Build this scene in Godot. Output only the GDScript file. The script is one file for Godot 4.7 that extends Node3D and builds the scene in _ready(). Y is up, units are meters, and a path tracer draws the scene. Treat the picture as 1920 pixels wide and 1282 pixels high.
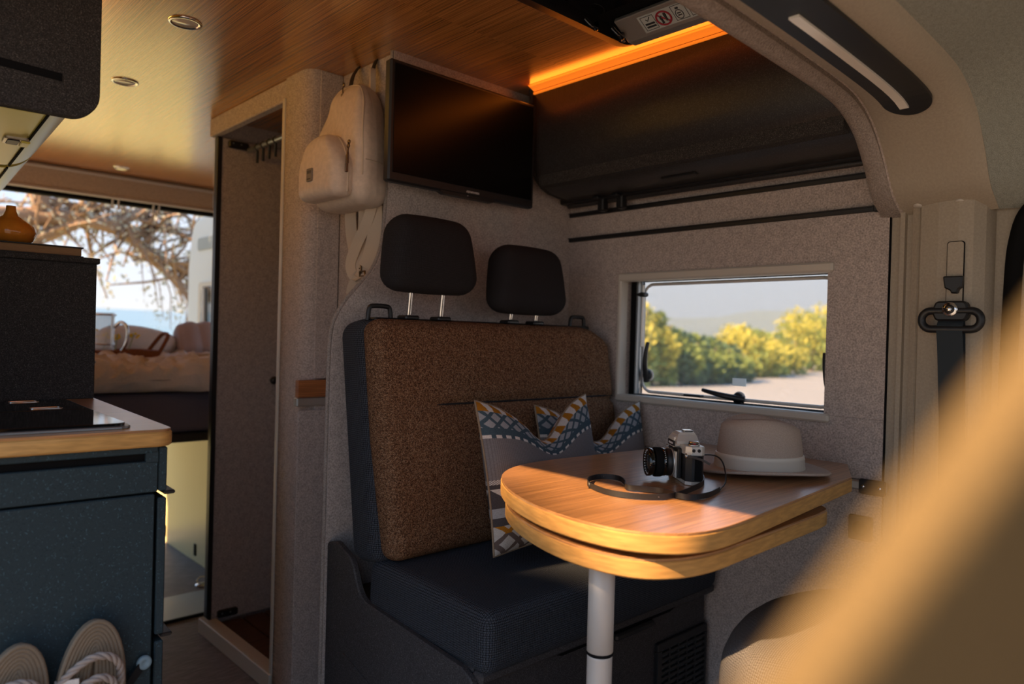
extends Node3D
# A camper van interior. Axes: x across the van to the window wall, y up, r = -z towards the rear doors.

var M := {}
var rng := RandomNumberGenerator.new()
var taken := {}
var gid := 1

# ---------------------------------------------------------------- mesh soup
class B:
	var v := PackedVector3Array()
	var uv := PackedVector2Array()
	var g := PackedInt32Array()
	func t(a: Vector3, b: Vector3, c: Vector3, grp := -1) -> void:
		v.append(a); v.append(b); v.append(c); g.append(grp)
	func q(a: Vector3, b: Vector3, c: Vector3, d: Vector3, grp := -1) -> void:
		t(a, b, c, grp); t(a, c, d, grp)
	func tu(a: Vector3, b: Vector3, c: Vector3, ua: Vector2, ub: Vector2, uc: Vector2, grp := -1) -> void:
		t(a, b, c, grp)
		uv.append(ua); uv.append(ub); uv.append(uc)
	func fix(i0: int) -> void:      # closed shapes: turn every face outwards
		var vol := 0.0
		var o := v[i0]
		for i in range(i0, v.size(), 3):
			vol += (v[i] - o).dot((v[i + 1] - o).cross(v[i + 2] - o))
		if vol < 0.0:
			for i in range(i0, v.size(), 3):
				var k := v[i + 1]
				v[i + 1] = v[i + 2]
				v[i + 2] = k
	func xf(i0: int, tr: Transform3D) -> void:
		for i in range(i0, v.size()):
			v[i] = tr * v[i]

func nb() -> B:
	return B.new()

func P(x: float, y: float, r: float) -> Vector3:
	return Vector3(x, y, -r)

func grp() -> int:
	gid += 1
	return gid

func mesh_of(b: B) -> ArrayMesh:
	var s := SurfaceTool.new()
	s.begin(Mesh.PRIMITIVE_TRIANGLES)
	var has_uv := b.uv.size() == b.v.size()
	for i in range(0, b.v.size(), 3):
		s.set_smooth_group(b.g[i / 3])
		for k in [0, 2, 1]:
			if has_uv:
				s.set_uv(b.uv[i + k])
			s.add_vertex(b.v[i + k].snapped(Vector3.ONE * 1e-5))
	s.generate_normals()
	s.index()
	return s.commit()

func numbered(n: String) -> String:
	if not taken.has(n):
		taken[n] = 0
		return n
	taken[n] += 1
	return "%s_%03d" % [n, taken[n]]

func obj(called: String, b: B, m: Material, parent: Node3D = null) -> MeshInstance3D:
	var o := MeshInstance3D.new()
	o.mesh = mesh_of(b)
	o.material_override = m
	o.cast_shadow = GeometryInstance3D.SHADOW_CASTING_SETTING_ON
	if parent == null:
		o.name = numbered(called)
		add_child(o)
	else:
		o.name = called
		parent.add_child(o, true)
		if parent.has_meta("world_built"):      # parts are measured in van coordinates
			o.position = -parent.position
	return o

func tag(o: Node, label: String, category := "", group := "", kind := "") -> Node:
	o.set_meta("label", label)
	if category: o.set_meta("category", category)
	if group: o.set_meta("group", group)
	if kind: o.set_meta("kind", kind)
	return o

# a thing whose parts are given in van coordinates
func thing(called: String, at: Vector3, label: String, category: String, group := "") -> Node3D:
	var o := Node3D.new()
	o.name = numbered(called)
	add_child(o)
	o.position = at
	o.set_meta("world_built", true)
	tag(o, label, category, group)
	return o

# a thing whose parts are given in its own axes
func local_thing(called: String, at: Transform3D, label: String, category: String, group := "") -> Node3D:
	var o := Node3D.new()
	o.name = numbered(called)
	add_child(o)
	o.transform = at
	tag(o, label, category, group)
	return o

func setting(called: String, b: B, m: Material, label: String) -> MeshInstance3D:
	var o := obj(called, b, m)
	o.set_meta("kind", "structure")
	o.set_meta("label", label)
	return o

# ---------------------------------------------------------------- shapes
func inset(poly: PackedVector2Array, d: float) -> PackedVector2Array:
	var area := 0.0
	var n := poly.size()
	for i in n:
		area += poly[i].cross(poly[(i + 1) % n])
	var sgn := 1.0 if area > 0.0 else -1.0
	var out := PackedVector2Array()
	for i in n:
		var e0 := (poly[i] - poly[(i + n - 1) % n]).normalized()
		var e1 := (poly[(i + 1) % n] - poly[i]).normalized()
		var n0 := Vector2(-e0.y, e0.x) * sgn
		var n1 := Vector2(-e1.y, e1.x) * sgn
		var m := n0 + n1
		if m.length() < 1e-5: m = n0
		m = m.normalized()
		out.append(poly[i] + m * d / maxf(0.4, m.dot(n0)))
	return out

# axis: "y" -> poly (x, r), extruded in y; "r" -> poly (x, y), extruded in r; "x" -> poly (r, y), extruded in x
func put(axis: String, p: Vector2, t: float) -> Vector3:
	match axis:
		"y": return Vector3(p.x, t, -p.y)
		"r": return Vector3(p.x, p.y, -t)
	return Vector3(t, p.y, -p.x)

func prism(b: B, axis: String, poly: PackedVector2Array, t0: float, t1: float, bev := 0.0, smooth := false) -> void:
	var i0 := b.v.size()
	var n := poly.size()
	var rings := []
	if bev > 0.0:
		var ins := inset(poly, bev)
		rings = [[ins, t0], [poly, t0 + bev], [poly, t1 - bev], [ins, t1]]
	else:
		rings = [[poly, t0], [poly, t1]]
	var sg := grp() if smooth else -1
	for k in rings.size() - 1:
		for i in n:
			var j := (i + 1) % n
			b.q(put(axis, rings[k][0][i], rings[k][1]), put(axis, rings[k][0][j], rings[k][1]), put(axis, rings[k + 1][0][j], rings[k + 1][1]), put(axis, rings[k + 1][0][i], rings[k + 1][1]), sg if (not bev or k == 1) else -1)
	var cap: PackedVector2Array = rings[0][0]
	var tris := Geometry2D.triangulate_polygon(cap)
	# caps: one each way round, matched to the sides
	var area := 0.0
	for i in n:
		area += cap[i].cross(cap[(i + 1) % n])
	for k in range(0, tris.size(), 3):
		var a := cap[tris[k]]
		var c := cap[tris[k + 1]]
		var d := cap[tris[k + 2]]
		if ((c - a).cross(d - a) > 0.0) != (area > 0.0):
			var s := c
			c = d
			d = s
		b.t(put(axis, a, t0), put(axis, d, t0), put(axis, c, t0))
		b.t(put(axis, a, t1), put(axis, c, t1), put(axis, d, t1))
	b.fix(i0)

func bx(b: B, x0: float, x1: float, y0: float, y1: float, r0: float, r1: float, bev := 0.003) -> void:
	bev = minf(bev, minf(minf(x1 - x0, y1 - y0), r1 - r0) * 0.3)
	if bev <= 0.0:
		prism(b, "y", PackedVector2Array([Vector2(x0, r0), Vector2(x1, r0), Vector2(x1, r1), Vector2(x0, r1)]), y0, y1)
		return
	var p := PackedVector2Array([Vector2(x0 + bev, r0), Vector2(x1 - bev, r0), Vector2(x1, r0 + bev), Vector2(x1, r1 - bev), Vector2(x1 - bev, r1), Vector2(x0 + bev, r1), Vector2(x0, r1 - bev), Vector2(x0, r0 + bev)])
	prism(b, "y", p, y0, y1, bev)

# round the corners of a polygon; radii: one number or one for each corner
func rounded(pts: Array, radii, seg := 6) -> PackedVector2Array:
	var out := PackedVector2Array()
	var n := pts.size()
	for i in n:
		var rad: float = radii[i] if radii is Array else radii
		var p: Vector2 = pts[i]
		if rad <= 0.0:
			out.append(p)
			continue
		var a: Vector2 = (pts[(i + n - 1) % n] - p).normalized()
		var c: Vector2 = (pts[(i + 1) % n] - p).normalized()
		var half := acos(clampf(a.dot(c), -0.9999, 0.9999)) / 2.0
		var d := rad / tan(half)
		var centre := p + (a + c).normalized() * rad / sin(half)
		var s := p + a * d - centre
		var e := p + c * d - centre
		var ang := s.angle_to(e)
		for k in seg + 1:
			out.append(centre + s.rotated(ang * k / seg))
	return out

func rrect(x0: float, x1: float, y0: float, y1: float, rad, seg := 5) -> PackedVector2Array:
	return rounded([Vector2(x0, y0), Vector2(x1, y0), Vector2(x1, y1), Vector2(x0, y1)], rad, seg)

func spline(pts: Array, per := 6) -> PackedVector3Array:
	var out := PackedVector3Array()
	for i in pts.size() - 1:
		var p0: Vector3 = pts[maxi(i - 1, 0)]
		var p1: Vector3 = pts[i]
		var p2: Vector3 = pts[i + 1]
		var p3: Vector3 = pts[mini(i + 2, pts.size() - 1)]
		for k in per:
			var t := float(k) / per
			out.append(p1.cubic_interpolate(p2, p0, p3, t))
	out.append(pts[-1])
	return out

# a tube along points; rad: number or Array per point
func tube(b: B, pts, rad, sides := 8, closed := false) -> void:
	var i0 := b.v.size()
	var n: int = pts.size()
	var rings := []
	var up := Vector3.UP
	var t0: Vector3 = (pts[1] - pts[0]).normalized()
	if absf(t0.dot(up)) > 0.9: up = Vector3.RIGHT
	var side := t0.cross(up).normalized()
	for i in n:
		var a: Vector3 = pts[(i + n - 1) % n] if closed or i > 0 else pts[i]
		var c: Vector3 = pts[(i + 1) % n] if closed or i < n - 1 else pts[i]
		var t := (c - a).normalized()
		if t.length() < 0.5: t = t0
		side = (side - t * side.dot(t)).normalized()
		var u := t.cross(side)
		var rr: float = rad[i] if rad is Array or rad is PackedFloat32Array else rad
		var ring := PackedVector3Array()
		for k in sides:
			var an := TAU * k / sides
			ring.append(pts[i] + (side * cos(an) + u * sin(an)) * rr)
		rings.append(ring)
	var sg := grp()
	for i in (n if closed else n - 1):
		var j := (i + 1) % n
		for k in sides:
			var l := (k + 1) % sides
			b.q(rings[i][k], rings[i][l], rings[j][l], rings[j][k], sg)
	if not closed:
		for k in range(1, sides - 1):
			b.t(rings[0][0], rings[0][k + 1], rings[0][k])
			b.t(rings[n - 1][0], rings[n - 1][k], rings[n - 1][k + 1])
	b.fix(i0)

# a flat band along points: width lies along «across» (one vector or one for each point)
func band(b: B, pts, across, width: float, thick: float) -> void:
	var i0 := b.v.size()
	var n: int = pts.size()
	var rings := []
	for i in n:
		var t: Vector3 = (pts[mini(i + 1, n - 1)] - pts[maxi(i - 1, 0)]).normalized()
		var w: Vector3 = across[i] if across is Array or across is PackedVector3Array else across
		w = (w - t * w.dot(t)).normalized()
		var u := t.cross(w)
		rings.append([pts[i] + w * width / 2 + u * thick / 2, pts[i] - w * width / 2 + u * thick / 2, pts[i] - w * width / 2 - u * thick / 2, pts[i] + w * width / 2 - u * thick / 2])
	var gs := [grp(), grp(), grp(), grp()]
	for i in n - 1:
		for k in 4:
			var l := (k + 1) % 4
			b.q(rings[i][k], rings[i][l], rings[i + 1][l], rings[i + 1][k], gs[k])
	b.q(rings[0][3], rings[0][2], rings[0][1], rings[0][0])
	b.q(rings[n - 1][0], rings[n - 1][1], rings[n - 1][2], rings[n - 1][3])
	b.fix(i0)

# profile: points (radius, height) from bottom to top, turned about y, then placed
func lathe(b: B, profile: Array, segs: int, tr: Transform3D, squash := 1.0) -> void:
	var i0 := b.v.size()
	var sg := grp()
	for i in profile.size() - 1:
		var p: Vector2 = profile[i]
		var c: Vector2 = profile[i + 1]
		for k in segs:
			var a0 := TAU * k / segs
			var a1 := TAU * (k + 1) / segs
			var d0 := Vector3(cos(a0), 0, sin(a0) * squash)
			var d1 := Vector3(cos(a1), 0, sin(a1) * squash)
			var h0 := Vector3(0, p.y, 0)
			var h1 := Vector3(0, c.y, 0)
			if p.x < 1e-6: b.t(h0, d0 * c.x + h1, d1 * c.x + h1, sg)
			elif c.x < 1e-6: b.t(d0 * p.x + h0, h1, d1 * p.x + h0, sg)
			else: b.q(d0 * p.x + h0, d0 * c.x + h1, d1 * c.x + h1, d1 * p.x + h0, sg)
	b.xf(i0, tr)
	b.fix(i0)

func disc(b: B, at: Vector3, axis: Vector3, rad: float, thick: float, segs := 24, bev := 0.001) -> void:
	lathe(b, [Vector2(0, 0), Vector2(rad - bev, 0), Vector2(rad, bev), Vector2(rad, thick - bev), Vector2(rad - bev, thick), Vector2(0, thick)], segs, turned(at, axis))

# a transform whose y axis is «axis»
func turned(at: Vector3, axis: Vector3) -> Transform3D:
	var y := axis.normalized()
	var h := Vector3.UP if absf(y.y) < 0.9 else Vector3.RIGHT
	var x := h.cross(y).normalized()
	return Transform3D(Basis(x, y, x.cross(y)), at)

# a padded block with round edges; «shape» may move every point
func soft(b: B, half: Vector3, rad: float, cells: int, tr: Transform3D, shape = null) -> void:
	var i0 := b.v.size()
	var sg := grp()
	var pos := []
	for ax in 3:
		var h: float = half[ax]
		var inner := maxf(h - rad, 0.0)
		var l := PackedFloat32Array()
		for k in [3, 2, 1]: l.append(-(inner + rad * tan(PI / 4 * k / 3.0)))
		for k in cells + 1: l.append(-inner + 2.0 * inner * k / cells)
		for k in [1, 2, 3]: l.append(inner + rad * tan(PI / 4 * k / 3.0))
		pos.append(l)
	for ax in 3:
		var ua := (ax + 1) % 3
		var va := (ax + 2) % 3
		var ul: PackedFloat32Array = pos[ua]
		var vl: PackedFloat32Array = pos[va]
		for sgn in [-1.0, 1.0]:
			var gridp := []
			for i in ul.size():
				var row := PackedVector3Array()
				for j in vl.size():
					var p := Vector3.ZERO
					p[ax] = sgn * half[ax]
					p[ua] = ul[i]
					p[va] = vl[j]
					var inn := Vector3.ZERO
					for k in 3:
						inn[k] = clampf(p[k], -(half[k] - rad), half[k] - rad)
					p = inn + (p - inn).normalized() * rad
					if shape != null: p = shape.call(p)
					row.append(tr * p)
				gridp.append(row)
			for i in ul.size() - 1:
				for j in vl.size() - 1:
					if sgn > 0: b.q(gridp[i][j], gridp[i + 1][j], gridp[i + 1][j + 1], gridp[i][j + 1], sg)
					else: b.q(gridp[i][j], gridp[i][j + 1], gridp[i + 1][j + 1], gridp[i + 1][j], sg)
	b.fix(i0)

func text(parent: Node3D, words: String, size: float, tr: Transform3D, m: Material, called := "lettering") -> void:
	var tm := TextMesh.new()
	tm.text = words
	tm.font_size = 32
	tm.pixel_size = size / 32.0
	tm.depth = 0.0004
	var f := SystemFont.new()
	f.font_names = PackedStringArray(["Droid Sans"])
	tm.font = f
	var o := MeshInstance3D.new()
	o.mesh = tm
	o.material_override = m
	o.name = called
	parent.add_child(o, true)
	o.transform = tr
	if parent.has_meta("world_built"): o.position -= parent.position

# ---------------------------------------------------------------- textures
func pic(w: int, h: int, f: Callable) -> ImageTexture:
	var d := PackedByteArray()
	d.resize(w * h * 3)
	var k := 0
	for y in h:
		for x in w:
			var c: Color = f.call(x, y)
			d[k] = int(clampf(c.r, 0, 1) * 255.0)
			d[k + 1] = int(clampf(c.g, 0, 1) * 255.0)
			d[k + 2] = int(clampf(c.b, 0, 1) * 255.0)
			k += 3
	return ImageTexture.create_from_image(Image.create_from_data(w, h, false, Image.FORMAT_RGB8, d))

func grey(v: float) -> Color:
	return Color(v, v, v)

func noise(freq: float, sd: int, oct := 3) -> FastNoiseLite:
	var n := FastNoiseLite.new()
	n.seed = sd
	n.frequency = freq
	n.noise_type = FastNoiseLite.TYPE_SIMPLEX_SMOOTH
	n.fractal_octaves = oct
	return n

func mat(col: Color, rough := 0.6, metal := 0.0, spec := 0.5) -> StandardMaterial3D:
	var m := StandardMaterial3D.new()
	m.albedo_color = col
	m.roughness = rough
	m.metallic = metal
	m.metallic_specular = spec
	return m

# scale: repeats for each metre
func tmat(col: Color, tex: Texture2D, scale: Vector3, rough := 0.7, spec := 0.5, bump: Texture2D = null, depth := 0.0) -> StandardMaterial3D:
	var m := mat(col, rough, 0.0, spec)
	m.albedo_texture = tex
	m.uv1_triplanar = true
	m.uv1_world_triplanar = false
	m.uv1_scale = scale
	m.uv1_triplanar_sharpness = 6.0
	if bump:
		m.heightmap_enabled = true
		m.heightmap_texture = bump
		m.heightmap_scale = depth
	return m

func rgb8(r: float, g: float, b: float) -> Color:
	return Color(r / 255.0, g / 255.0, b / 255.0)

func make_materials() -> void:
	var n1 := noise(0.9, 3, 2)
	var n2 := noise(0.06, 5, 3)
	var nf := noise(1.0, 7, 1)
	var r := RandomNumberGenerator.new()
	r.seed = 11
	var felt := pic(512, 512, func(x, y): return grey(0.88 + 0.14 * nf.get_noise_2d(x * 0.33, y * 0.33) + 0.06 * n2.get_noise_2d(x, y) + 0.14 * (r.randf() - 0.5)))
	var wood_u := pic(512, 1024, func(x, y): return grey(0.78 + 0.20 * nf.get_noise_2d(x * 0.005, y * 0.16) + 0.16 * nf.get_noise_2d(x * 0.012 + 90.0, y * 0.55) + 0.10 * n2.get_noise_2d(x * 0.2, y * 2.0)))
	var wood_v := pic(1024, 512, func(x, y): return grey(0.78 + 0.20 * nf.get_noise_2d(y * 0.004, x * 0.10) + 0.16 * nf.get_noise_2d(y * 0.010 + 90.0, x * 0.35) + 0.08 * n2.get_noise_2d(y * 0.15, x * 1.4)))
	var edge_u := pic(512, 256, func(x, y): return grey(0.90 + 0.07 * nf.get_noise_2d(x * 0.02, y * 0.10) + 0.05 * nf.get_noise_2d(x * 0.05 + 90.0, y * 0.5) - 0.10 * maxf(0.0, n2.get_noise_2d(x * 0.35, y * 1.6) - 0.35)))
	var tweed := pic(512, 512, func(x, y):
		var k := r.randf()
		var w := 0.75 + 0.25 * (1.0 if (x + y) % 3 == 0 else 0.0)
		if k < 0.26: return rgb8(80, 60, 48)
		if k < 0.62: return rgb8(176, 138, 108) * w
		if k < 0.82: return rgb8(224, 194, 164) * w
		return rgb8(124, 96, 76))
	var weave := pic(256, 256, func(x, y):
		var cx := posmod(x, 16) / 16.0
		var cy := posmod(y, 16) / 16.0
		var odd := (int(x / 16) + int(y / 16)) % 2 == 0
		var a := sin(cx * PI) if odd else sin(cy * PI)
		var c := absf(sin(cy * PI * 2.0)) if odd else absf(sin(cx * PI * 2.0))
		return grey(0.20 + 0.62 * pow(a, 0.7) * (0.55 + 0.45 * c) + 0.16 * (r.randf() - 0.5)))
	var speck := Image.create(1024, 1024, false, Image.FORMAT_RGB8)
	speck.fill(grey(0.40))
	for k in 26000:
		var p := Vector2(r.randf() * 1024, r.randf() * 1024)
		var d := Vector2.from_angle(r.randf() * TAU)
		var c := grey(0.30 + 0.55 * pow(r.randf(), 2.5)) * Color(0.92, 1.0, 1.02)
		for s in 1 + r.randi() % 6:
			speck.set_pixel(posmod(int(p.x + d.x * s), 1024), posmod(int(p.y + d.y * s), 1024), c)
	var specks := ImageTexture.create_from_image(speck)
	var dots := pic(512, 512, func(x, y):
		var k := r.randf()
		return grey(0.40 + 0.25 * r.randf() if k < 0.90 else 0.75 + 0.25 * r.randf()))
	var vinyl := pic(512, 512, func(x, y): return grey(0.72 + 0.22 * nf.get_noise_2d(x * 0.02, y * 0.45) + 0.12 * (r.randf() - 0.5)))
	var wicker := pic(128, 128, func(x, y):
		var odd := int(x / 16) % 2
		return grey(0.35 + 0.6 * absf(sin((y / 16.0 + 0.5 * odd) * PI)) * (0.6 + 0.4 * sin(posmod(x, 16) / 16.0 * PI))))
	M.felt_tex = felt
	M.felt = tmat(rgb8(202, 188, 180), felt, Vector3.ONE * 1.1, 0.95, 0.2, felt, 0.12)
	M.felt_trim = tmat(rgb8(168, 156, 148), felt, Vector3.ONE * 1.4, 0.9, 0.2)
	M.ceiling = tmat(rgb8(226, 150, 78), wood_v, Vector3(3.4, 1.0, 0.7), 0.22, 0.8)
	M.bamboo = tmat(rgb8(226, 162, 104), wood_u, Vector3(0.9, 3.0, 3.2), 0.32, 0.5)
	M.bamboo_edge = tmat(rgb8(212, 160, 92), edge_u, Vector3(1.6, 5.0, 1.6), 0.38, 0.4)
	M.wood_strip = tmat(rgb8(196, 122, 70), wood_u, Vector3(0.9, 3.0, 0.9), 0.45)
	M.tweed = tmat(rgb8(196, 184, 174), tweed, Vector3.ONE * 1.3, 1.0, 0.1, tweed, 0.25)
	M.weave = tmat(rgb8(124, 130, 142), weave, Vector3.ONE * 13.0, 0.95, 0.2, weave, 0.8)
	M.weave_seat = tmat(rgb8(168, 164, 166), weave, Vector3.ONE * 16.0, 0.95, 0.2, weave, 0.3)
	M.weave_black = tmat(rgb8(84, 82, 86), weave, Vector3.ONE * 22.0, 0.95, 0.2, weave, 0.2)
	M.lam_teal = tmat(rgb8(118, 150, 164), specks, Vector3.ONE * 1.5, 0.6, 0.35)
	M.lam_black = tmat(rgb8(84, 80, 80), dots, Vector3.ONE * 1.6, 0.42, 0.5)
	M.lam_soft = tmat(rgb8(104, 100, 98), dots, Vector3.ONE * 1.6, 0.8, 0.3)
	M.lam_bench = tmat(rgb8(112, 108, 110), dots, Vector3.ONE * 2.0, 0.62, 0.35)
	M.vinyl = tmat(rgb8(168, 162, 166), vinyl, Vector3(1.2, 1, 3.0), 0.55, 0.4)
	M.wicker = tmat(rgb8(176, 104, 58), wicker, Vector3.ONE * 14.0, 0.8, 0.3, wicker, 0.3)
	M.linen = tmat(rgb8(240, 228, 218), felt, Vector3.ONE * 5.0, 0.95, 0.2)
	M.linen_pink = tmat(rgb8(196, 172, 166), felt, Vector3.ONE * 5.0, 0.95, 0.2)
	M.mattress = tmat(rgb8(120, 114, 128), felt, Vector3.ONE * 5.0, 0.95, 0.2)
	M.leather = tmat(rgb8(222, 202, 184), felt, Vector3.ONE * 3.0, 0.52, 0.4)
	M.webbing = tmat(rgb8(214, 194, 172), weave, Vector3.ONE * 40.0, 0.9, 0.3)
	M.leather.albedo_texture = pic(256, 256, func(x, y): return grey(0.93 + 0.05 * n2.get_noise_2d(x, y) + 0.04 * (r.randf() - 0.5)))
	M.webbing.albedo_texture = M.leather.albedo_texture
	M.hat = tmat(rgb8(196, 178, 164), felt, Vector3.ONE * 8.0, 0.95, 0.2)
	M.ribbon = mat(rgb8(206, 198, 186), 0.42)
	M.rope = tmat(rgb8(150, 132, 112), felt, Vector3.ONE * 12.0, 0.95, 0.2)
	M.rope_light = tmat(rgb8(186, 170, 160), felt, Vector3.ONE * 12.0, 0.95, 0.2)
	M.beige = tmat(rgb8(178, 166, 148), felt, Vector3.ONE * 9.0, 0.55, 0.4)
	M.beige.albedo_texture = M.leather.albedo_texture
	M.header_cloth = tmat(rgb8(216, 198, 174), felt, Vector3.ONE * 2.0, 0.9, 0.2)
	M.headliner = tmat(rgb8(164, 166, 156), felt, Vector3.ONE * 3.0, 0.97, 0.15)
	M.tan = tmat(rgb8(124, 104, 72), felt, Vector3.ONE * 3.0, 0.9, 0.2)
	M.cream = mat(rgb8(212, 202, 96), 0.34, 0.0, 0.5)
	M.cream_panel = mat(rgb8(222, 210, 158), 0.35)
	M.black = mat(rgb8(24, 24, 26), 0.45)
	M.black_gloss = mat(rgb8(12, 12, 13), 0.06, 0.0, 0.6)
	M.screen = mat(rgb8(9, 9, 10), 0.26, 0.0, 0.3)
	M.rubber = mat(rgb8(20, 20, 21), 0.85, 0.0, 0.2)
	M.white_paint = mat(rgb8(208, 212, 212), 0.35)
	M.plastic_white = mat(rgb8(214, 210, 204), 0.4)
	M.alu = mat(rgb8(196, 192, 186), 0.36, 0.75)
	M.silver = mat(rgb8(206, 204, 198), 0.34, 0.35)
	M.leg = mat(rgb8(196, 192, 188), 0.4, 0.12)
	M.chrome = mat(rgb8(220, 220, 220), 0.14, 1.0)
	M.steel = mat(rgb8(150, 156, 160), 0.35, 0.8)
	M.frame = mat(rgb8(196, 188, 176), 0.5)
	M.lens = mat(rgb8(228, 222, 212), 0.12, 0.0, 0.8)
	M.brass = mat(rgb8(112, 96, 78), 0.35, 0.9)
	M.glass = mat(Color(0.93, 0.96, 0.97, 0.10), 0.02, 0.0, 0.5)
	M.glass.transparency = BaseMaterial3D.TRANSPARENCY_ALPHA
	M.dark_glass = mat(rgb8(30, 40, 46), 0.05, 0.0, 0.6)
	M.amber = mat(rgb8(206, 128, 44), 0.05)
	M.amber.refraction_enabled = true
	M.amber.refraction_scale = 0.05
	M.clear = mat(Color(0.95, 0.97, 0.98, 0.18), 0.03, 0.0, 0.6)
	M.clear.transparency = BaseMaterial3D.TRANSPARENCY_ALPHA
	M.paper = tmat(rgb8(196, 150, 104), vinyl, Vector3(1, 60, 1), 0.8)
	M.belt = tmat(rgb8(74, 88, 98), weave, Vector3.ONE * 60.0, 0.7, 0.4)
	M.duckboard = tmat(rgb8(96, 60, 38), wood_u, Vector3(1, 1, 1), 0.6)
	M.led = mat(rgb8(255, 150, 50), 0.5)
	M.led.emission_enabled = true
	M.led.emission = Color(1.0, 0.50, 0.12)
	M.led.emission_energy_multiplier = 0.32
	for m in [M.bamboo, M.ceiling]:
		m.clearcoat_enabled = true
		m.clearcoat = 0.9
		m.clearcoat_roughness = 0.24
	M.led_warm = mat(rgb8(255, 190, 90), 0.5)
	M.led_warm.emission_enabled = true
	M.led_warm.emission = Color(1.0, 0.66, 0.20)
	M.led_warm.emission_energy_multiplier = 0.62
	M.red = mat(rgb8(150, 24, 44), 0.5)
	M.ink = mat(rgb8(40, 42, 44), 0.6)
	M.sticker = mat(rgb8(176, 182, 180), 0.5)
	M.window_label = mat(rgb8(236, 240, 240), 0.6)
	M.window_label.backlight_enabled = true
	M.window_label.backlight = Color(0.9, 0.92, 0.92)
	M.print_white = mat(rgb8(210, 210, 210), 0.6)
	# outdoors
	M.ground = tmat(rgb8(168, 165, 156), felt, Vector3.ONE * 0.35, 0.95, 0.1)
	M.meadow = tmat(rgb8(206, 198, 140), felt, Vector3.ONE * 0.6, 0.95, 0.1)
	M.road = tmat(rgb8(176, 172, 168), felt, Vector3.ONE * 0.5, 0.9, 0.2)
	M.sea = mat(rgb8(78, 120, 140), 0.22, 0.0, 0.5)
	M.hill = mat(rgb8(128, 134, 104), 0.95)
	M.bark = tmat(rgb8(206, 172, 144), vinyl, Vector3(6, 2, 6), 0.9)
	M.leaf_a = leafy(rgb8(186, 178, 84))
	M.leaf_b = leafy(rgb8(126, 138, 74))
	M.leaf_c = leafy(rgb8(78, 100, 74))
	M.leaf_dry = leafy(rgb8(150, 128, 96))
	M.leaf_pale = leafy(rgb8(158, 160, 150))
	M.petal = leafy(rgb8(236, 206, 60))
	M.pillow = mat(Color(1, 1, 1), 0.95, 0.0, 0.15)
	M.pillow.albedo_texture = pillow_print(felt)

func leafy(c: Color) -> StandardMaterial3D:
	var m := mat(c, 0.7, 0.0, 0.3)
	m.backlight_enabled = true
	m.backlight = c
	return m

# the woven print: rows counted from the top edge of the cushion (v = 0) to the bottom
func pillow_print(_t) -> ImageTexture:
	var r := RandomNumberGenerator.new()
	r.seed = 5
	var white := rgb8(200, 194, 188)
	var light := rgb8(146, 148, 152)
	var teal := rgb8(66, 82, 92)
	var mid := rgb8(118, 114, 116)
	var dark := rgb8(70, 66, 68)
	var ochre := rgb8(158, 104, 34)
	return pic(512, 512, func(x, y):
		var u: float = x / 512.0
		var v: float = y / 512.0
		var c := mid
		var lattice := func(vv: float, wide: float, k: float) -> float:   # distance to slanted bars
			var a := absf(fposmod(u * k + vv * k, 1.0) - 0.5)
			var d := absf(fposmod(u * k - vv * k, 1.0) - 0.5)
			return 1.0 if minf(a, d) < wide else 0.0
		if v < 0.055:
			c = ochre if fposmod(u * 11.0, 1.0) < 0.5 + (v - 0.03) * 6.0 else white
		elif v < 0.16:
			c = teal if lattice.call(v, 0.15, 11.0) > 0.5 else light
		elif v < 0.225:
			c = teal
			if v > 0.205 and fposmod(u * 16.0, 1.0) < 0.55: c = white
		elif v < 0.50:
			c = mid
			if posmod(x, 6) < 2: c = mid * 0.9
		elif v < 0.53:
			c = white if posmod(x + y, 6) < 4 else dark
		elif v < 0.56: c = dark
		elif v < 0.64:
			c = white * 0.92
			if fposmod(u * 7.0, 1.0) < (v - 0.56) * 5.0: c = dark
		elif v < 0.69: c = dark
		elif v < 0.755: c = light
		elif v < 0.81: c = dark
		else:
			c = rgb8(176, 172, 168)
			if lattice.call(v, 0.14, 7.0) > 0.5: c = ochre if v < 0.865 else rgb8(96, 84, 80)
		return c * (0.92 + 0.16 * (r.randf() - 0.5) + (0.06 if posmod(y, 4) < 2 else 0.0)))

# ================================================================ the scene
const YC := 1.88      # wooden ceiling
const XW := 1.835     # window wall

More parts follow.
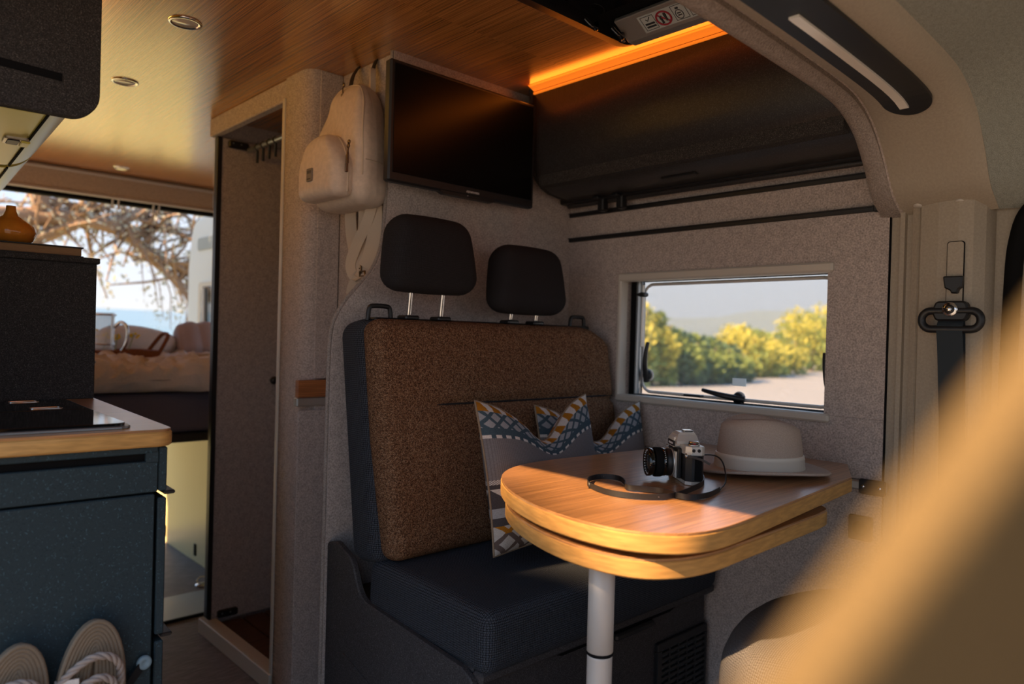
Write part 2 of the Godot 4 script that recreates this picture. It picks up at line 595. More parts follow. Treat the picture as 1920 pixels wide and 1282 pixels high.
func _ready() -> void:
	rng.seed = 20
	# ---- camera
	var cam := Camera3D.new()
	cam.name = "camera"
	add_child(cam)
	cam.transform = Transform3D(Basis(Vector3(0.729442, 0.026778, 0.683518), Vector3(-0.014376, 0.999613, -0.023820), Vector3(-0.683891, 0.007548, 0.729545)), P(0, 1.111, 0))
	cam.fov = 50.27
	cam.near = 0.01
	cam.far = 6000.0
	var at := CameraAttributesPhysical.new()
	at.frustum_focal_length = 25.0
	at.exposure_aperture = 2.4
	at.frustum_focus_distance = 1.6
	at.frustum_near = 0.01
	at.frustum_far = 6000.0
	cam.attributes = at
	cam.fov = 50.27
	cam.current = true
	# ---- sky, exposure
	var we := WorldEnvironment.new()
	we.name = "environment"
	add_child(we)
	var env := Environment.new()
	we.environment = env
	env.background_mode = Environment.BG_SKY
	var sm := ProceduralSkyMaterial.new()
	sm.sky_top_color = Color(0.56, 0.70, 0.86)
	sm.sky_horizon_color = Color(0.715, 0.705, 0.695)
	sm.sky_curve = 0.18
	sm.ground_bottom_color = Color(0.55, 0.50, 0.44)
	sm.ground_horizon_color = Color(0.74, 0.72, 0.70)
	sm.sun_angle_max = 1.0
	sm.sky_energy_multiplier = 1.0
	var sky := Sky.new()
	sky.sky_material = sm
	env.sky = sky
	env.tonemap_mode = Environment.TONE_MAPPER_LINEAR
	env.tonemap_exposure = 2.2
	env.sdfgi_enabled = true
	env.ssao_enabled = true
	env.ssil_enabled = true
	# ---- thin haze over the far hills
	env.volumetric_fog_enabled = true
	env.volumetric_fog_density = 0.0
	var haze := FogVolume.new()
	haze.name = "haze"
	add_child(haze)
	haze.size = Vector3(190, 60, 420)
	haze.position = P(190, 15, 120)
	var fm := FogMaterial.new()
	fm.density = 0.006
	fm.albedo = Color(0.80, 0.88, 0.96)
	haze.material = fm
	# ---- sun: comes in over the sliding door side, 37 degrees high
	var sun := DirectionalLight3D.new()
	sun.name = "sun"
	add_child(sun)
	var e := deg_to_rad(37.0)
	sun.look_at_from_position(Vector3.ZERO, P(cos(e), -sin(e), cos(e) * -0.21), Vector3.UP)
	sun.light_color = Color(1.0, 0.83, 0.62)
	sun.light_energy = 2.2
	sun.light_angular_distance = 0.6
	sun.shadow_enabled = true
	make_materials()
	build_shell()
	build_outdoors()
	build_partition()
	build_washroom()
	build_window()
	build_front_arch()
	build_overhead()
	build_bench()
	build_table()
	build_kitchen()
	build_rear()
	build_small_things()
	build_front_seats()

# ---------------------------------------------------------------- room
func build_shell() -> void:
	var b := nb()
	bx(b, -0.10, 1.95, -0.06, 0.0, -2.0, 4.18, 0.0)
	setting("floor", b, M.vinyl, "grey vinyl floor of the van aisle")
	b = nb()
	bx(b, -0.16, 1.95, YC, YC + 0.05, 0.60, 4.20, 0.0)
	setting("ceiling", b, M.ceiling, "amber bamboo ceiling with fine lengthwise grain")
	# window wall, with the opening for the window
	b = nb()
	bx(b, XW, XW + 0.06, 0.0, 0.775, 0.655, 4.16, 0.0)
	bx(b, XW, XW + 0.06, 0.785, 0.935, 0.655, 4.16, 0.002)
	bx(b, XW, XW + 0.06, 1.300, YC, 0.655, 3.10, 0.0)
	bx(b, XW, XW + 0.06, 0.935, 1.300, 1.452, 3.10, 0.0)
	bx(b, XW, XW + 0.06, 0.935, YC, 4.00, 4.16, 0.0)
	bx(b, XW, XW + 0.06, 1.50, YC, 3.10, 4.00, 0.0)
	bx(b, XW, XW + 0.06, 0.935, 1.02, 3.10, 4.00, 0.0)
	bx(b, XW, XW + 0.06, 0.935, 1.300, 0.655, 0.800, 0.0)
	bx(b, XW + 0.012, XW + 0.06, 0.77, 0.79, 0.655, 4.16, 0.0)
	setting("wall_right", b, M.felt, "grey felt-covered side wall around the window")
	# outer skin keeps the sky out in front of the panel
	b = nb()
	bx(b, XW + 0.03, XW + 0.11, -0.06, 1.95, -0.2, 0.656, 0.0)
	bx(b, XW + 0.03, XW + 0.11, -0.06, 0.98, -2.0, -0.2, 0.0)
	bx(b, XW + 0.03, XW + 0.11, 1.55, 1.95, -2.0, -0.2, 0.0)
	setting("wall_front_right", b, M.beige, "beige van body side beside the cab")
	# sliding door side: wall behind the kitchen, header, half-closed sliding door with its blind half drawn
	b = nb()
	bx(b, -0.16, -0.10, 0.0, 1.95, 1.484, 3.05, 0.0)
	bx(b, -0.16, -0.10, 0.0, 1.00, 3.05, 4.00, 0.0)
	bx(b, -0.16, -0.10, 1.55, 1.95, 3.05, 4.00, 0.0)
	bx(b, -0.16, -0.10, 0.0, 1.95, 4.00, 4.16, 0.0)
	setting("wall_left", b, M.felt, "grey felt-covered wall behind the kitchen unit")
	b = nb()
	bx(b, -0.16, -0.10, 1.80, 1.95, -0.75, 1.484, 0.0)
	setting("trim_1", b, M.beige, "beige header above the sliding door opening")
	# panes of the two side windows by the bed
	b = nb()
	bx(b, -0.135, -0.130, 1.00, 1.55, 3.05, 4.00, 0.0)
	setting("window_2", b, M.glass, "side window over the bed on the kitchen side")
	b = nb()
	bx(b, XW + 0.03, XW + 0.035, 1.02, 1.50, 3.10, 4.00, 0.0)
	setting("window_3", b, M.glass, "side window over the bed behind the washroom")
	# cab: roof, sides below the windows, bulkhead below the windscreen
	b = nb()
	bx(b, -0.16, 1.95, 1.78, 1.84, -1.7, 0.60, 0.0)
	setting("ceiling_cab", b, M.headliner, "pale cab roof panel")
	b = nb()
	bx(b, -0.16, -0.10, -0.06, 0.98, -2.0, -0.75, 0.0)
	bx(b, -0.16, -0.10, 1.55, 1.95, -2.0, -0.75, 0.0)
	bx(b, -0.16, -0.10, 0.98, 1.55, -0.85, -0.75, 0.0)
	setting("wall_front_left", b, M.beige, "beige cab door side with open window")
	b = nb()
	bx(b, -0.16, 1.95, -0.06, 0.95, -2.06, -2.0, 0.0)
	setting("wall_front", b, M.black, "dark dashboard bulkhead under the windscreen")

# ---------------------------------------------------------------- partition behind the bench
func build_partition() -> void:
	var edge := [Vector2(0.938, 0.0), Vector2(0.940, 0.6), Vector2(0.942, 1.0), Vector2(0.944, 1.09), Vector2(0.952, 1.135), Vector2(0.968, 1.168), Vector2(0.990, 1.200), Vector2(1.022, 1.234), Vector2(1.054, 1.270), Vector2(1.076, 1.305), Vector2(1.093, 1.360), Vector2(1.100, 1.44), Vector2(1.106, 1.60), Vector2(1.112, YC)]
	var poly := PackedVector2Array(edge)
	poly.append(Vector2(XW, YC))
	poly.append(Vector2(XW, 0.0))
	var b := nb()
	prism(b, "r", poly, 1.682, 1.702)
	var w := setting("wall_partition", b, M.felt, "grey felt partition behind the bench with a curved free edge")
	var line := PackedVector3Array()
	for p in edge:
		line.append(P(p.x - 0.003, p.y, 1.690))
	b = nb()
	tube(b, spline(Array(line), 4), 0.0055, 8)
	obj("edge_trim", b, M.felt_trim, w)
	# box column beside the washroom: side panel, corner panel, round post
	b = nb()
	bx(b, 1.118, 1.135, 0.0, YC, 1.702, 1.965, 0.002)
	setting("wall_niche_side", b, M.felt, "felt side panel on which the backpack hangs")
	b = nb()
	bx(b, 1.045, 1.118, 0.97, YC, 1.965, 1.985, 0.002)
	bx(b, 1.045, 1.118, 0.0, 0.92, 1.958, 1.985, 0.002)
	setting("wall_niche_back", b, M.felt, "narrow felt panel between the round post and the niche")
	b = nb()
	var post := PackedVector2Array([Vector2(1.06, 2.115), Vector2(1.06, 1.968)])
	for k in 13:
		var a := -PI / 2 - PI / 2 * k / 12.0
		post.append(Vector2(1.050 + 0.042 * cos(a), 2.010 + 0.042 * sin(a)))
	post.append(Vector2(1.008, 2.112))
	prism(b, "y", post, 0.0, YC, 0.0, true)
	setting("wall_post", b, M.felt, "rounded grey felt corner post beside the washroom")
	b = nb()
	bx(b, 1.004, 1.060, 0.0, 1.82, 2.112, 2.128, 0.002)
	setting("trim_2", b, M.frame, "pale door jamb strip along the round post")
	# bamboo lip with a grey ledge
	var t := thing("niche_shelf", P(1.06, 0.89, 1.95), "small niche shelf with a brown bamboo lip beside the bench", "shelf")
	b = nb()
	bx(b, 0.985, 1.118, 0.918, 0.968, 1.945, 1.962, 0.002)
	obj("lip", b, M.wood_strip, t)
	b = nb()
	bx(b, 0.985, 1.118, 0.892, 0.918, 1.948, 1.972, 0.003)
	obj("ledge", b, M.alu, t)
	b = nb()
	bx(b, 0.990, 1.118, 0.0, 0.880, 1.950, 1.958, 0.002)
	var w2 := setting("wall_niche_lower", b, M.felt, "lower felt panel under the niche shelf")
	w2.set_meta("kind", "structure")

# ---------------------------------------------------------------- washroom
func build_washroom() -> void:
	var b := nb()
	bx(b, 1.012, 1.040, 1.815, YC, 2.112, 2.735, 0.003)
	setting("wall_washroom_header", b, M.felt, "felt header above the washroom opening")
	b = nb()
	bx(b, 1.035, XW, 0.0, YC, 2.715, 2.745, 0.0)
	setting("wall_washroom_rear", b, M.felt, "rear wall of the washroom facing the bed")
	b = nb()
	bx(b, 1.055, XW, 0.0, YC, 1.985, 2.0, 0.0)
	bx(b, 1.78, XW, 0.0, YC, 2.0, 2.715, 0.0)
	setting("wall_washroom_side", b, M.felt, "dark inner side wall of the washroom")
	# door leaf folded back against the rear wall
	var t := thing("washroom_door", P(1.03, 0.02, 2.70), "dark grey felt-faced washroom door with a black knob", "door")
	b = nb()
	bx(b, 1.040, 1.62, 0.03, 1.812, 2.690, 2.711, 0.002)
	obj("leaf", b, M.felt, t)
	b = nb()
	bx(b, 1.022, 1.040, 0.03, 1.812, 2.684, 2.711, 0.002)
	obj("edge_profile", b, M.black, t)
	for y in [0.055, 1.79]:
		b = nb()
		bx(b, 1.06, 1.135, y - 0.012, y + 0.014, 2.672, 2.690, 0.004)
		var h := obj("hinge", b, M.black, t)
		for k in 2:
			b = nb()
			disc(b, P(1.075 + 0.03 * k, y + 0.004, 2.672), P(0, 0, -1), 0.003, 0.001, 10, 0.0003)
			obj("screw", b, M.steel, h)
	b = nb()
	lathe(b, [Vector2(0, 0), Vector2(0.006, 0), Vector2(0.006, 0.014), Vector2(0.013, 0.018), Vector2(0.015, 0.026), Vector2(0.011, 0.032), Vector2(0, 0.033)], 18, turned(P(1.25, 0.918, 2.690), P(0, 0, -1)))
	obj("knob", b, M.black, t)
	b = nb()
	bx(b, 0.998, 1.020, 0.0, 0.055, 2.112, 2.70, 0.003)
	bx(b, 1.020, 1.060, 0.0, 0.042, 2.112, 2.70, 0.002)
	setting("trim_3", b, M.frame, "pale raised threshold of the washroom")
	# slatted wooden floor
	t = thing("duckboard", P(1.4, 0.0, 2.4), "dark brown slatted duckboard on the washroom floor", "duckboard")
	b = nb()
	bx(b, 1.062, 1.76, 0.0, 0.012, 2.02, 2.68, 0.0)
	obj("tray", b, M.black, t)
	for k in 8:
		b = nb()
		bx(b, 1.066 + 0.085 * k, 1.144 + 0.085 * k, 0.012, 0.030, 2.03, 2.67, 0.002)
		obj("slat", b, M.duckboard, t)
	b = nb()
	tube(b, [P(1.13, 1.775, 2.02), P(1.13, 1.775, 2.66)], 0.010, 10)
	tag(obj("shower_rail", b, M.steel), "dark shower rail under the washroom roof", "rail")
	for k in 4:
		b = nb()
		var x := 1.13
		var r := 2.44 + 0.05 * k
		tube(b, [P(x, 1.786, r), P(x - 0.012, 1.775, r), P(x, 1.762, r), P(x + 0.004, 1.72, r + 0.01)], 0.005, 6)
		tag(obj("rail_hook", b, M.black), "black plastic hook hanging on the washroom shower rail", "hook", "hooks on the shower rail")

# ---------------------------------------------------------------- window
func build_window() -> void:
	var b := nb()
	bx(b, XW - 0.012, XW + 0.03, 1.294, 1.320, 0.784, 1.464, 0.005)
	var w := setting("window_1", b, M.frame, "wide van window with beige blind cassettes")
	b = nb()
	bx(b, XW - 0.012, XW + 0.03, 0.916, 0.938, 0.784, 1.464, 0.005)
	obj("bottom_cassette", b, M.frame, w)
	b = nb()
	bx(b, XW - 0.010, XW + 0.03, 0.930, 1.300, 1.450, 1.465, 0.004)
	obj("side_frame", b, M.frame, w)
	b = nb()
	bx(b, XW + 0.035, XW + 0.09, 0.925, 1.310, 1.428, 1.446, 0.004)
	bx(b, XW + 0.035, XW + 0.09, 0.925, 1.310, 0.784, 0.796, 0.004)
	bx(b, XW + 0.035, XW + 0.09, 0.925, 0.938, 0.784, 1.446, 0.003)
	bx(b, XW + 0.035, XW + 0.09, 1.297, 1.310, 0.784, 1.446, 0.003)
	obj("rubber_seal", b, M.rubber, w)
	b = nb()
	prism(b, "x", rrect(0.790, 1.436, 0.930, 1.305, 0.03), XW + 0.078, XW + 0.084)
	obj("pane", b, M.glass, w)
	# white bead round the inside of the pane
	b = nb()
	var c := rrect(0.806, 1.420, 0.947, 1.288, 0.035, 6)
	var loop := PackedVector3Array()
	for p in c: loop.append(Vector3(XW + 0.074, p.y, -p.x))
	tube(b, loop, 0.005, 6, true)
	obj("pane_bead", b, M.plastic_white, w)
	# sticker
	b = nb()
	bx(b, XW + 0.074, XW + 0.077, 0.986, 1.008, 1.058, 1.100, 0.0)
	obj("sticker", b, M.window_label, w)
	# telescopic stay on the far side
	b = nb()
	tube(b, [P(XW + 0.055, 1.285, 1.412), P(XW + 0.055, 1.09, 1.412)], 0.006, 8)
	obj("stay_rod", b, M.alu, w)
	b = nb()
	tube(b, [P(XW + 0.052, 1.30, 1.424), P(XW + 0.052, 0.94, 1.424)], 0.012, 8)
	obj("stay_tube", b, M.steel, w)
	b = nb()
	bx(b, XW + 0.04, XW + 0.066, 1.248, 1.262, 1.396, 1.432, 0.004)
	obj("stay_clamp", b, M.black, w)
	latch(w, P(XW + 0.072, 1.00, 1.395), Vector3(0.02, 0.98, 0.12), 0.105)
	latch(w, P(XW + 0.070, 0.952, 1.075), P(0, 0.16, 0.98), 0.105)
	latch(w, P(XW + 0.072, 0.985, 0.812), Vector3(0.02, 0.98, -0.10), 0.105)
	b = nb()
	bx(b, XW + 0.05, XW + 0.072, 0.946, 0.952, 1.19, 1.25, 0.002)
	obj("catch_plate", b, M.black, w)

func latch(w: Node3D, at: Vector3, along: Vector3, length: float) -> void:
	along = along.normalized()
	var b := nb()
	var inw := Vector3(-1, 0, 0)
	var pts := spline([at + inw * 0.004 - along * 0.02, at + inw * 0.012, at + inw * 0.026 + along * length * 0.3, at + inw * 0.030 + along * length * 0.7, at + inw * 0.026 + along * length], 5)
	var rad := []
	for i in pts.size(): rad.append(lerpf(0.0105, 0.0052, float(i) / pts.size()))
	tube(b, pts, rad, 8)
	disc(b, at, inw, 0.016, 0.012, 16, 0.003)
	obj("latch_handle", b, M.black, w)
	b = nb()
	disc(b, at - inw * 0.004, inw, 0.019, 0.005, 18, 0.001)
	obj("latch_base", b, M.plastic_white, w)

# ---------------------------------------------------------------- arch, pillar, seat belt at the front
func arch_path(lift := 0.0, out := 0.0) -> PackedVector3Array:
	# (x, y) across the van; z unused
	return spline([Vector3(-0.16, 1.662 + lift, 0), Vector3(0.5, 1.655 + lift, 0), Vector3(0.98, 1.645 + lift, 0), Vector3(1.25, 1.638 + lift, 0), Vector3(1.48, 1.628 + lift, 0), Vector3(1.575 + out * 0.4, 1.612 + lift, 0), Vector3(1.65 + out * 0.7, 1.575 + lift * 0.9, 0), Vector3(1.715 + out, 1.515 + lift * 0.5, 0), Vector3(1.765 + out, 1.455 + lift * 0.2, 0), Vector3(1.84 + out * 0.6, 1.415, 0)], 4)

func loft(b: B, sections: Array, depth := 0.0) -> void:
	# sections: [path, r]; a sheet through them, thickened upwards by «depth»
	var i0 := b.v.size()
	var g := grp()
	var g2 := grp()
	var pts := []
	for s in sections:
		var row := PackedVector3Array()
		for p in s[0]: row.append(Vector3(p.x, p.y, -s[1]))
		pts.append(row)
	var n: int = pts[0].size()
	var m := pts.size()
	var lift := Vector3(depth * 0.3, depth, 0)
	for i in m - 1:
		for k in n - 1:
			b.q(pts[i][k], pts[i][k + 1], pts[i + 1][k + 1], pts[i + 1][k], g)
			b.q(pts[i][k] + lift, pts[i + 1][k] + lift, pts[i + 1][k + 1] + lift, pts[i][k + 1] + lift, g2)
	for k in n - 1:
		b.q(pts[0][k], pts[0][k] + lift, pts[0][k + 1] + lift, pts[0][k + 1])
		b.q(pts[m - 1][k], pts[m - 1][k + 1], pts[m - 1][k + 1] + lift, pts[m - 1][k] + lift)
	for i in m - 1:
		b.q(pts[i][0], pts[i + 1][0], pts[i + 1][0] + lift, pts[i][0] + lift)
		b.q(pts[i][n - 1], pts[i][n - 1] + lift, pts[i + 1][n - 1] + lift, pts[i + 1][n - 1])
	b.fix(i0)

func build_front_arch() -> void:
	# felt-wrapped rear lip, closing the step up to the ceiling
	var b := nb()
	loft(b, [[arch_path(0.012, 0.006), 0.676], [arch_path(-0.002, 0.004), 0.671], [arch_path(-0.008), 0.660], [arch_path(-0.010), 0.642], [arch_path(0.002), 0.630]], 0.030)
	setting("trim_4", b, M.felt_trim, "felt-wrapped lip along the rear edge of the front arch")
	b = nb()
	loft(b, [[arch_path(0.012), 0.640], [arch_path(0.012), 0.600]], 0.26)
	setting("wall_arch", b, M.felt, "dark step between front arch and ceiling")
	# moulded beige arch with the lamp
	b = nb()
	loft(b, [[arch_path(0.020), 0.634], [arch_path(-0.004), 0.610], [arch_path(-0.012), 0.56], [arch_path(-0.014), 0.50], [arch_path(-0.010), 0.465], [arch_path(0.004), 0.445], [arch_path(0.022), 0.436]], 0.03)
	var arch := setting("ceiling_arch", b, M.beige, "moulded beige arch across the van roof behind the cab")
	for r in [0.585, 0.500]:
		b = nb()
		disc(b, P(1.800, 1.434, r), Vector3(-0.35, -0.9, 0), 0.009, 0.004, 14, 0.001)
		obj("screw_cap", b, M.frame, arch)
	# cab headliner
	b = nb()
	loft(b, [[arch_path(0.016), 0.450], [arch_path(0.022, 0.01), 0.42], [arch_path(0.045, 0.03), 0.36], [arch_path(0.075, 0.05), 0.25], [arch_path(0.09, 0.06), 0.05], [arch_path(0.09, 0.06), -0.6], [arch_path(0.05, 0.04), -1.7]], 0.03)
	setting("ceiling_headliner", b, M.headliner, "soft grey-green fabric headliner of the cab")
	# lamp let into the arch
	var t := thing("arch_lamp", P(1.4, 1.60, 0.53), "long black lamp with a white light bar on the front arch", "lamp")
	b = nb()
	var rows := []
	for i in 41:
		var x := lerpf(0.90, 1.60, 1.0 - pow(1.0 - i / 40.0, 2.0))
		rows.append([x, arch_y(x)])
	lamp_strip(b, rows, 0.487, 0.577, 0.006, true)
	obj("housing", b, M.black, t)
	b = nb()
	rows = []
	for i in 17:
		var x := lerpf(1.09, 1.57, i / 16.0)
		rows.append([x, arch_y(x)])
	lamp_strip(b, rows, 0.532, 0.549, 0.010, false)
	obj("light_bar", b, M.lens, t)
	# pillar
	b = nb()
	prism(b, "y", PackedVector2Array([Vector2(1.90, 0.652), Vector2(1.838, 0.652), Vector2(1.838, 0.632), Vector2(1.822, 0.628), Vector2(1.822, 0.618), Vector2(1.832, 0.616), Vector2(1.832, 0.604), Vector2(1.812, 0.598), Vector2(1.806, 0.584), Vector2(1.809, 0.582), Vector2(1.804, 0.578), Vector2(1.796, 0.54), Vector2(1.794, 0.50), Vector2(1.800, 0.472), Vector2(1.826, 0.455), Vector2(1.868, 0.445), Vector2(1.90, 0.445)]), 0.0, 1.46, 0.0, false)
	var pil := setting("wall_pillar", b, M.beige, "moulded beige pillar cover beside the window wall")
	b = nb()
	bx(b, XW - 0.001, XW + 0.004, 0.79, 1.43, 0.652, 0.656, 0.0)
	obj("joint_gasket", b, M.rubber, pil)
	# belt height adjuster
	t = thing("seat_belt", P(1.78, 0.5, 0.50), "dark blue seat belt on a black guide loop beside the pillar", "seat belt")
	b = nb()
	prism(b, "x", rrect(0.486, 0.520, 1.16, 1.345, 0.006), 1.7915, 1.7950)
	obj("adjuster_rail", b, M.rubber, t)
	b = nb()
	prism(b, "x", rrect(0.4875, 0.5185, 1.16, 1.3435, 0.006), 1.7900, 1.7940)
	obj("adjuster_cover", b, M.beige, t)
	b = nb()
	prism(b, "x", rounded([Vector2(0.484, 1.268), Vector2(0.523, 1.268), Vector2(0.519, 1.242), Vector2(0.508, 1.236), Vector2(0.506, 1.230), Vector2(0.494, 1.230), Vector2(0.492, 1.238), Vector2(0.486, 1.244)], 0.003, 3), 1.776, 1.792, 0.003)
	obj("push_button", b, M.black, t)
	b = nb()
	prism(b, "x", rounded([Vector2(0.474, 1.213), Vector2(0.532, 1.213), Vector2(0.540, 1.190), Vector2(0.532, 1.170), Vector2(0.474, 1.170), Vector2(0.466, 1.190)], 0.010, 4), 1.764, 1.790, 0.004)
	obj("anchor_plate", b, M.black, t)
	b = nb()
	var ring := PackedVector3Array()
	for p in rrect(0.446, 0.560, 1.152, 1.192, 0.019, 7): ring.append(Vector3(1.770, p.y, -p.x))
	tube(b, ring, 0.0085, 8, true)
	obj("guide_loop", b, M.black, t)
	b = nb()
	disc(b, P(1.765, 1.195, 0.503), Vector3(-1, 0, 0), 0.0155, 0.004, 24, 0.001)
	var bolt := obj("bolt", b, M.chrome, t)
	b = nb()
	disc(b, P(1.761, 1.195, 0.503), Vector3(-1, 0, 0), 0.010, 0.003, 24, 0.001)
	obj("bolt_ring", b, M.black, bolt)
	b = nb()
	disc(b, P(1.758, 1.195, 0.503), Vector3(-1, 0, 0), 0.006, 0.005, 16, 0.002)
	obj("bolt_head", b, M.chrome, bolt)
	b = nb()
	var fall := spline([P(1.776, 1.172, 0.503), P(1.764, 1.152, 0.503), P(1.765, 1.10, 0.500), P(1.770, 0.95, 0.494), P(1.776, 0.70, 0.482), P(1.780, 0.35, 0.470)], 6)
	band(b, fall, P(0, 0, 1), 0.050, 0.0022)
	obj("webbing", b, M.belt, t)
	b = nb()
	band(b, spline([P(1.770, 1.160, 0.503), P(1.786, 1.10, 0.502), P(1.788, 0.35, 0.490)], 6), P(0, 0, 1), 0.050, 0.002)
	obj("webbing", b, M.belt, t)
	# cab door with its black seal
	b = nb()
	var seal := spline([P(1.862, 0.0, 0.425), P(1.862, 0.6, 0.420), P(1.858, 1.20, 0.412), P(1.850, 1.36, 0.400), P(1.842, 1.42, 0.370), P(1.838, 1.455, 0.32), P(1.835, 1.47, 0.2), P(1.83, 1.48, -0.3)], 6)
	tube(b, seal, 0.017, 8)
	var d := setting("door_2", b, M.rubber, "cab door opening with a black rubber seal")
	b = nb()
	bx(b, 1.880, 1.905, 0.0, 1.47, -0.2, 0.418, 0.004)
	obj("door_panel", b, M.beige, d)

func arch_y(x: float) -> float:
	var p := arch_path(-0.014)
	for i in p.size() - 1:
		if p[i + 1].x >= x:
			return lerpf(p[i].y, p[i + 1].y, (x - p[i].x) / (p[i + 1].x - p[i].x))
	return p[-1].y

func lamp_strip(b: B, rows: Array, r0: float, r1: float, drop: float, round_end: bool) -> void:
	var i0 := b.v.size()
	var secs := []
	for i in rows.size():
		var k := 1.0
		if round_end:
			var left: float = (rows[-1][0] - rows[i][0]) / ((r1 - r0) / 2.0)
			if left < 1.0: k = sqrt(maxf(0.0004, 1.0 - (1.0 - left) * (1.0 - left)))
		var mid := (r0 + r1) / 2.0
		var hw := (r1 - r0) / 2.0 * k
		var x: float = rows[i][0]
		var y: float = rows[i][1]
		secs.append([P(x, y + 0.01, mid - hw), P(x, y - drop, mid - hw), P(x, y - drop, mid + hw), P(x, y + 0.01, mid + hw)])
	for i in secs.size() - 1:
		for k in 4:
			b.q(secs[i][k], secs[i][(k + 1) % 4], secs[i + 1][(k + 1) % 4], secs[i + 1][k])
	b.q(secs[0][3], secs[0][2], secs[0][1], secs[0][0])
	b.q(secs[-1][0], secs[-1][1], secs[-1][2], secs[-1][3])
	b.fix(i0)

# ---------------------------------------------------------------- overhead fittings
func build_overhead() -> void:
	# black locker over the window
	var prof := PackedVector2Array([Vector2(1.578, 1.858), Vector2(1.580, 1.72), Vector2(1.584, 1.67), Vector2(1.593, 1.635), Vector2(1.610, 1.605), Vector2(1.636, 1.582), Vector2(1.670, 1.568), Vector2(1.720, 1.561), Vector2(1.770, 1.559)])
	var t := thing("roof_locker", P(1.7, 1.55, 1.15), "long black speckled roof locker with a curved front over the window", "locker")
	var b := nb()
	var door := prof.duplicate()
	door.append(Vector2(1.770, 1.578))
	for p in [Vector2(1.720, 1.580), Vector2(1.672, 1.587), Vector2(1.645, 1.600), Vector2(1.626, 1.618), Vector2(1.611, 1.642), Vector2(1.603, 1.672), Vector2(1.599, 1.72), Vector2(1.598, 1.858)]: door.append(p)
	prism(b, "r", door, 0.672, 1.618, 0.0, true)
	obj("curved_door", b, M.lam_black, t)
	b = nb()
	bx(b, 1.605, XW - 0.001, 1.580, 1.858, 0.676, 1.612, 0.0)
	obj("body", b, M.lam_soft, t)
	b = nb()
	var side := prof.duplicate()
	side.append(Vector2(XW - 0.001, 1.556))
	side.append(Vector2(XW - 0.001, 1.879))
	side.append(Vector2(1.574, 1.879))
	prism(b, "r", side, 1.620, 1.634, 0.0)
	obj("end_panel", b, M.lam_soft, t)
	b = nb()
	bx(b, 1.772, XW - 0.001, 1.553, 1.577, 0.690, 1.676, 0.004)
	obj("rear_rail", b, M.black, t)
	b = nb()
	tube(b, [P(1.800, 1.551, 0.69), P(1.800, 1.551, 1.66)], 0.009, 8)
	obj("rear_rail_bead", b, M.lam_black, t)
	b = nb()
	bx(b, 1.685, 1.705, 1.5605, 1.566, 1.10, 1.21, 0.002)
	obj("finger_grip", b, M.black, t)
	for r in [1.50, 1.425]:
		b = nb()
		bx(b, 1.770, 1.800, 1.515, 1.560, r - 0.012, r + 0.012, 0.004)
		bx(b, 1.745, 1.785, 1.550, 1.5585, r - 0.011, r + 0.011, 0.003)
		obj("bracket", b, M.black, t)
	# amber light strip between locker and ceiling
	t = thing("led_strip", P(1.56, 1.86, 1.15), "glowing amber light strip between ceiling and black locker", "light")
	b = nb()
	prism(b, "r", PackedVector2Array([Vector2(1.549, 1.8795), Vector2(1.577, 1.867), Vector2(1.580, 1.8795)]), 0.676, 1.612)
	obj("glowing_profile", b, M.led, t)
	b = nb()
	bx(b, 1.5745, 1.5775, 1.8640, 1.8665, 0.676, 1.612, 0.0)
	obj("dark_joint", b, M.black, t)
	b = nb()
	bx(b, 1.572, 1.585, 1.858, 1.8645, 0.676, 1.612, 0.001)
	obj("cover_strip", b, M.led, t)
	strip_light("led_light", P(1.556, 1.866, 1.145), P(0.9, 1.80, 1.145), 0.93, Color(1.0, 0.50, 0.13), 0.02)
	# light strips on top of the cream lockers
	var cove := Transform3D(Basis(Vector3.UP, deg_to_rad(-2.6)), P(0.352, 1.50, 1.575))
	t = local_thing("cove_light", cove, "warm light strip along the top of the cream lockers", "light")
	b = nb()
	prism(b, "r", PackedVector2Array([Vector2(0.022, 0.3795), Vector2(0.022, 0.364), Vector2(0.038, 0.3795)]), 0.02, 1.22)
	obj("glowing_profile", b, M.led_warm, t)
	strip_light("cove_lamp", cove * P(0.034, 0.369, 0.62), cove * P(0.60, 0.34, 0.62), 1.2, Color(1.0, 0.74, 0.32), 0.06)
	# wall rails
	for k in 2:
		var y: float = [1.524, 1.441][k]
		t = thing("wall_rail", P(XW - 0.005, y, 1.2), ["slim black rail on the wall, just under the roof locker", "slim black rail on the wall, above the window"][k], "rail", "black wall rails")
		b = nb()
		bx(b, XW - 0.010, XW - 0.0005, y - 0.006, y + 0.006, 0.680, 1.680, 0.001)
		bx(b, XW - 0.014, XW - 0.0005, y + 0.004, y + 0.007, 0.680, 1.680, 0.0005)
		obj("profile", b, M.black, t)
		b = nb()
		bx(b, XW - 0.015, XW - 0.0005, y - 0.008, y + 0.008, [0.684, 0.668][k], [0.697, 0.690][k], 0.002)
		var cap := obj("end_cap", b, M.black, t)
		b = nb()
		disc(b, P(XW - 0.015, y, [0.690, 0.679][k]), Vector3(-1, 0, 0), 0.0035, 0.001, 10, 0.0003)
		obj("screw", b, M.chrome, cap)
	# downlights
	for p in [[0.644, 1.923, "flush round ceiling light above the kitchen counter"], [0.668, 2.526, "flush round ceiling light beside the cream lockers"], [1.027, 3.913, "flush round ceiling light above the bed"]]:
		t = thing("ceiling_light", P(p[0], YC, p[1]), p[2], "light", "round ceiling lights")
		b = nb()
		lathe(b, [Vector2(0.029, 0.0), Vector2(0.034, -0.004), Vector2(0.039, -0.003), Vector2(0.040, 0.0)], 28, Transform3D(Basis(), P(p[0], YC, p[1])))
		obj("rim", b, M.chrome, t)
		b = nb()
		disc(b, P(p[0], YC, p[1]), Vector3(0, -1, 0), 0.030, 0.002, 24, 0.0005)
		obj("lens", b, M.lens, t)
	build_hatch()
	build_left_lockers()
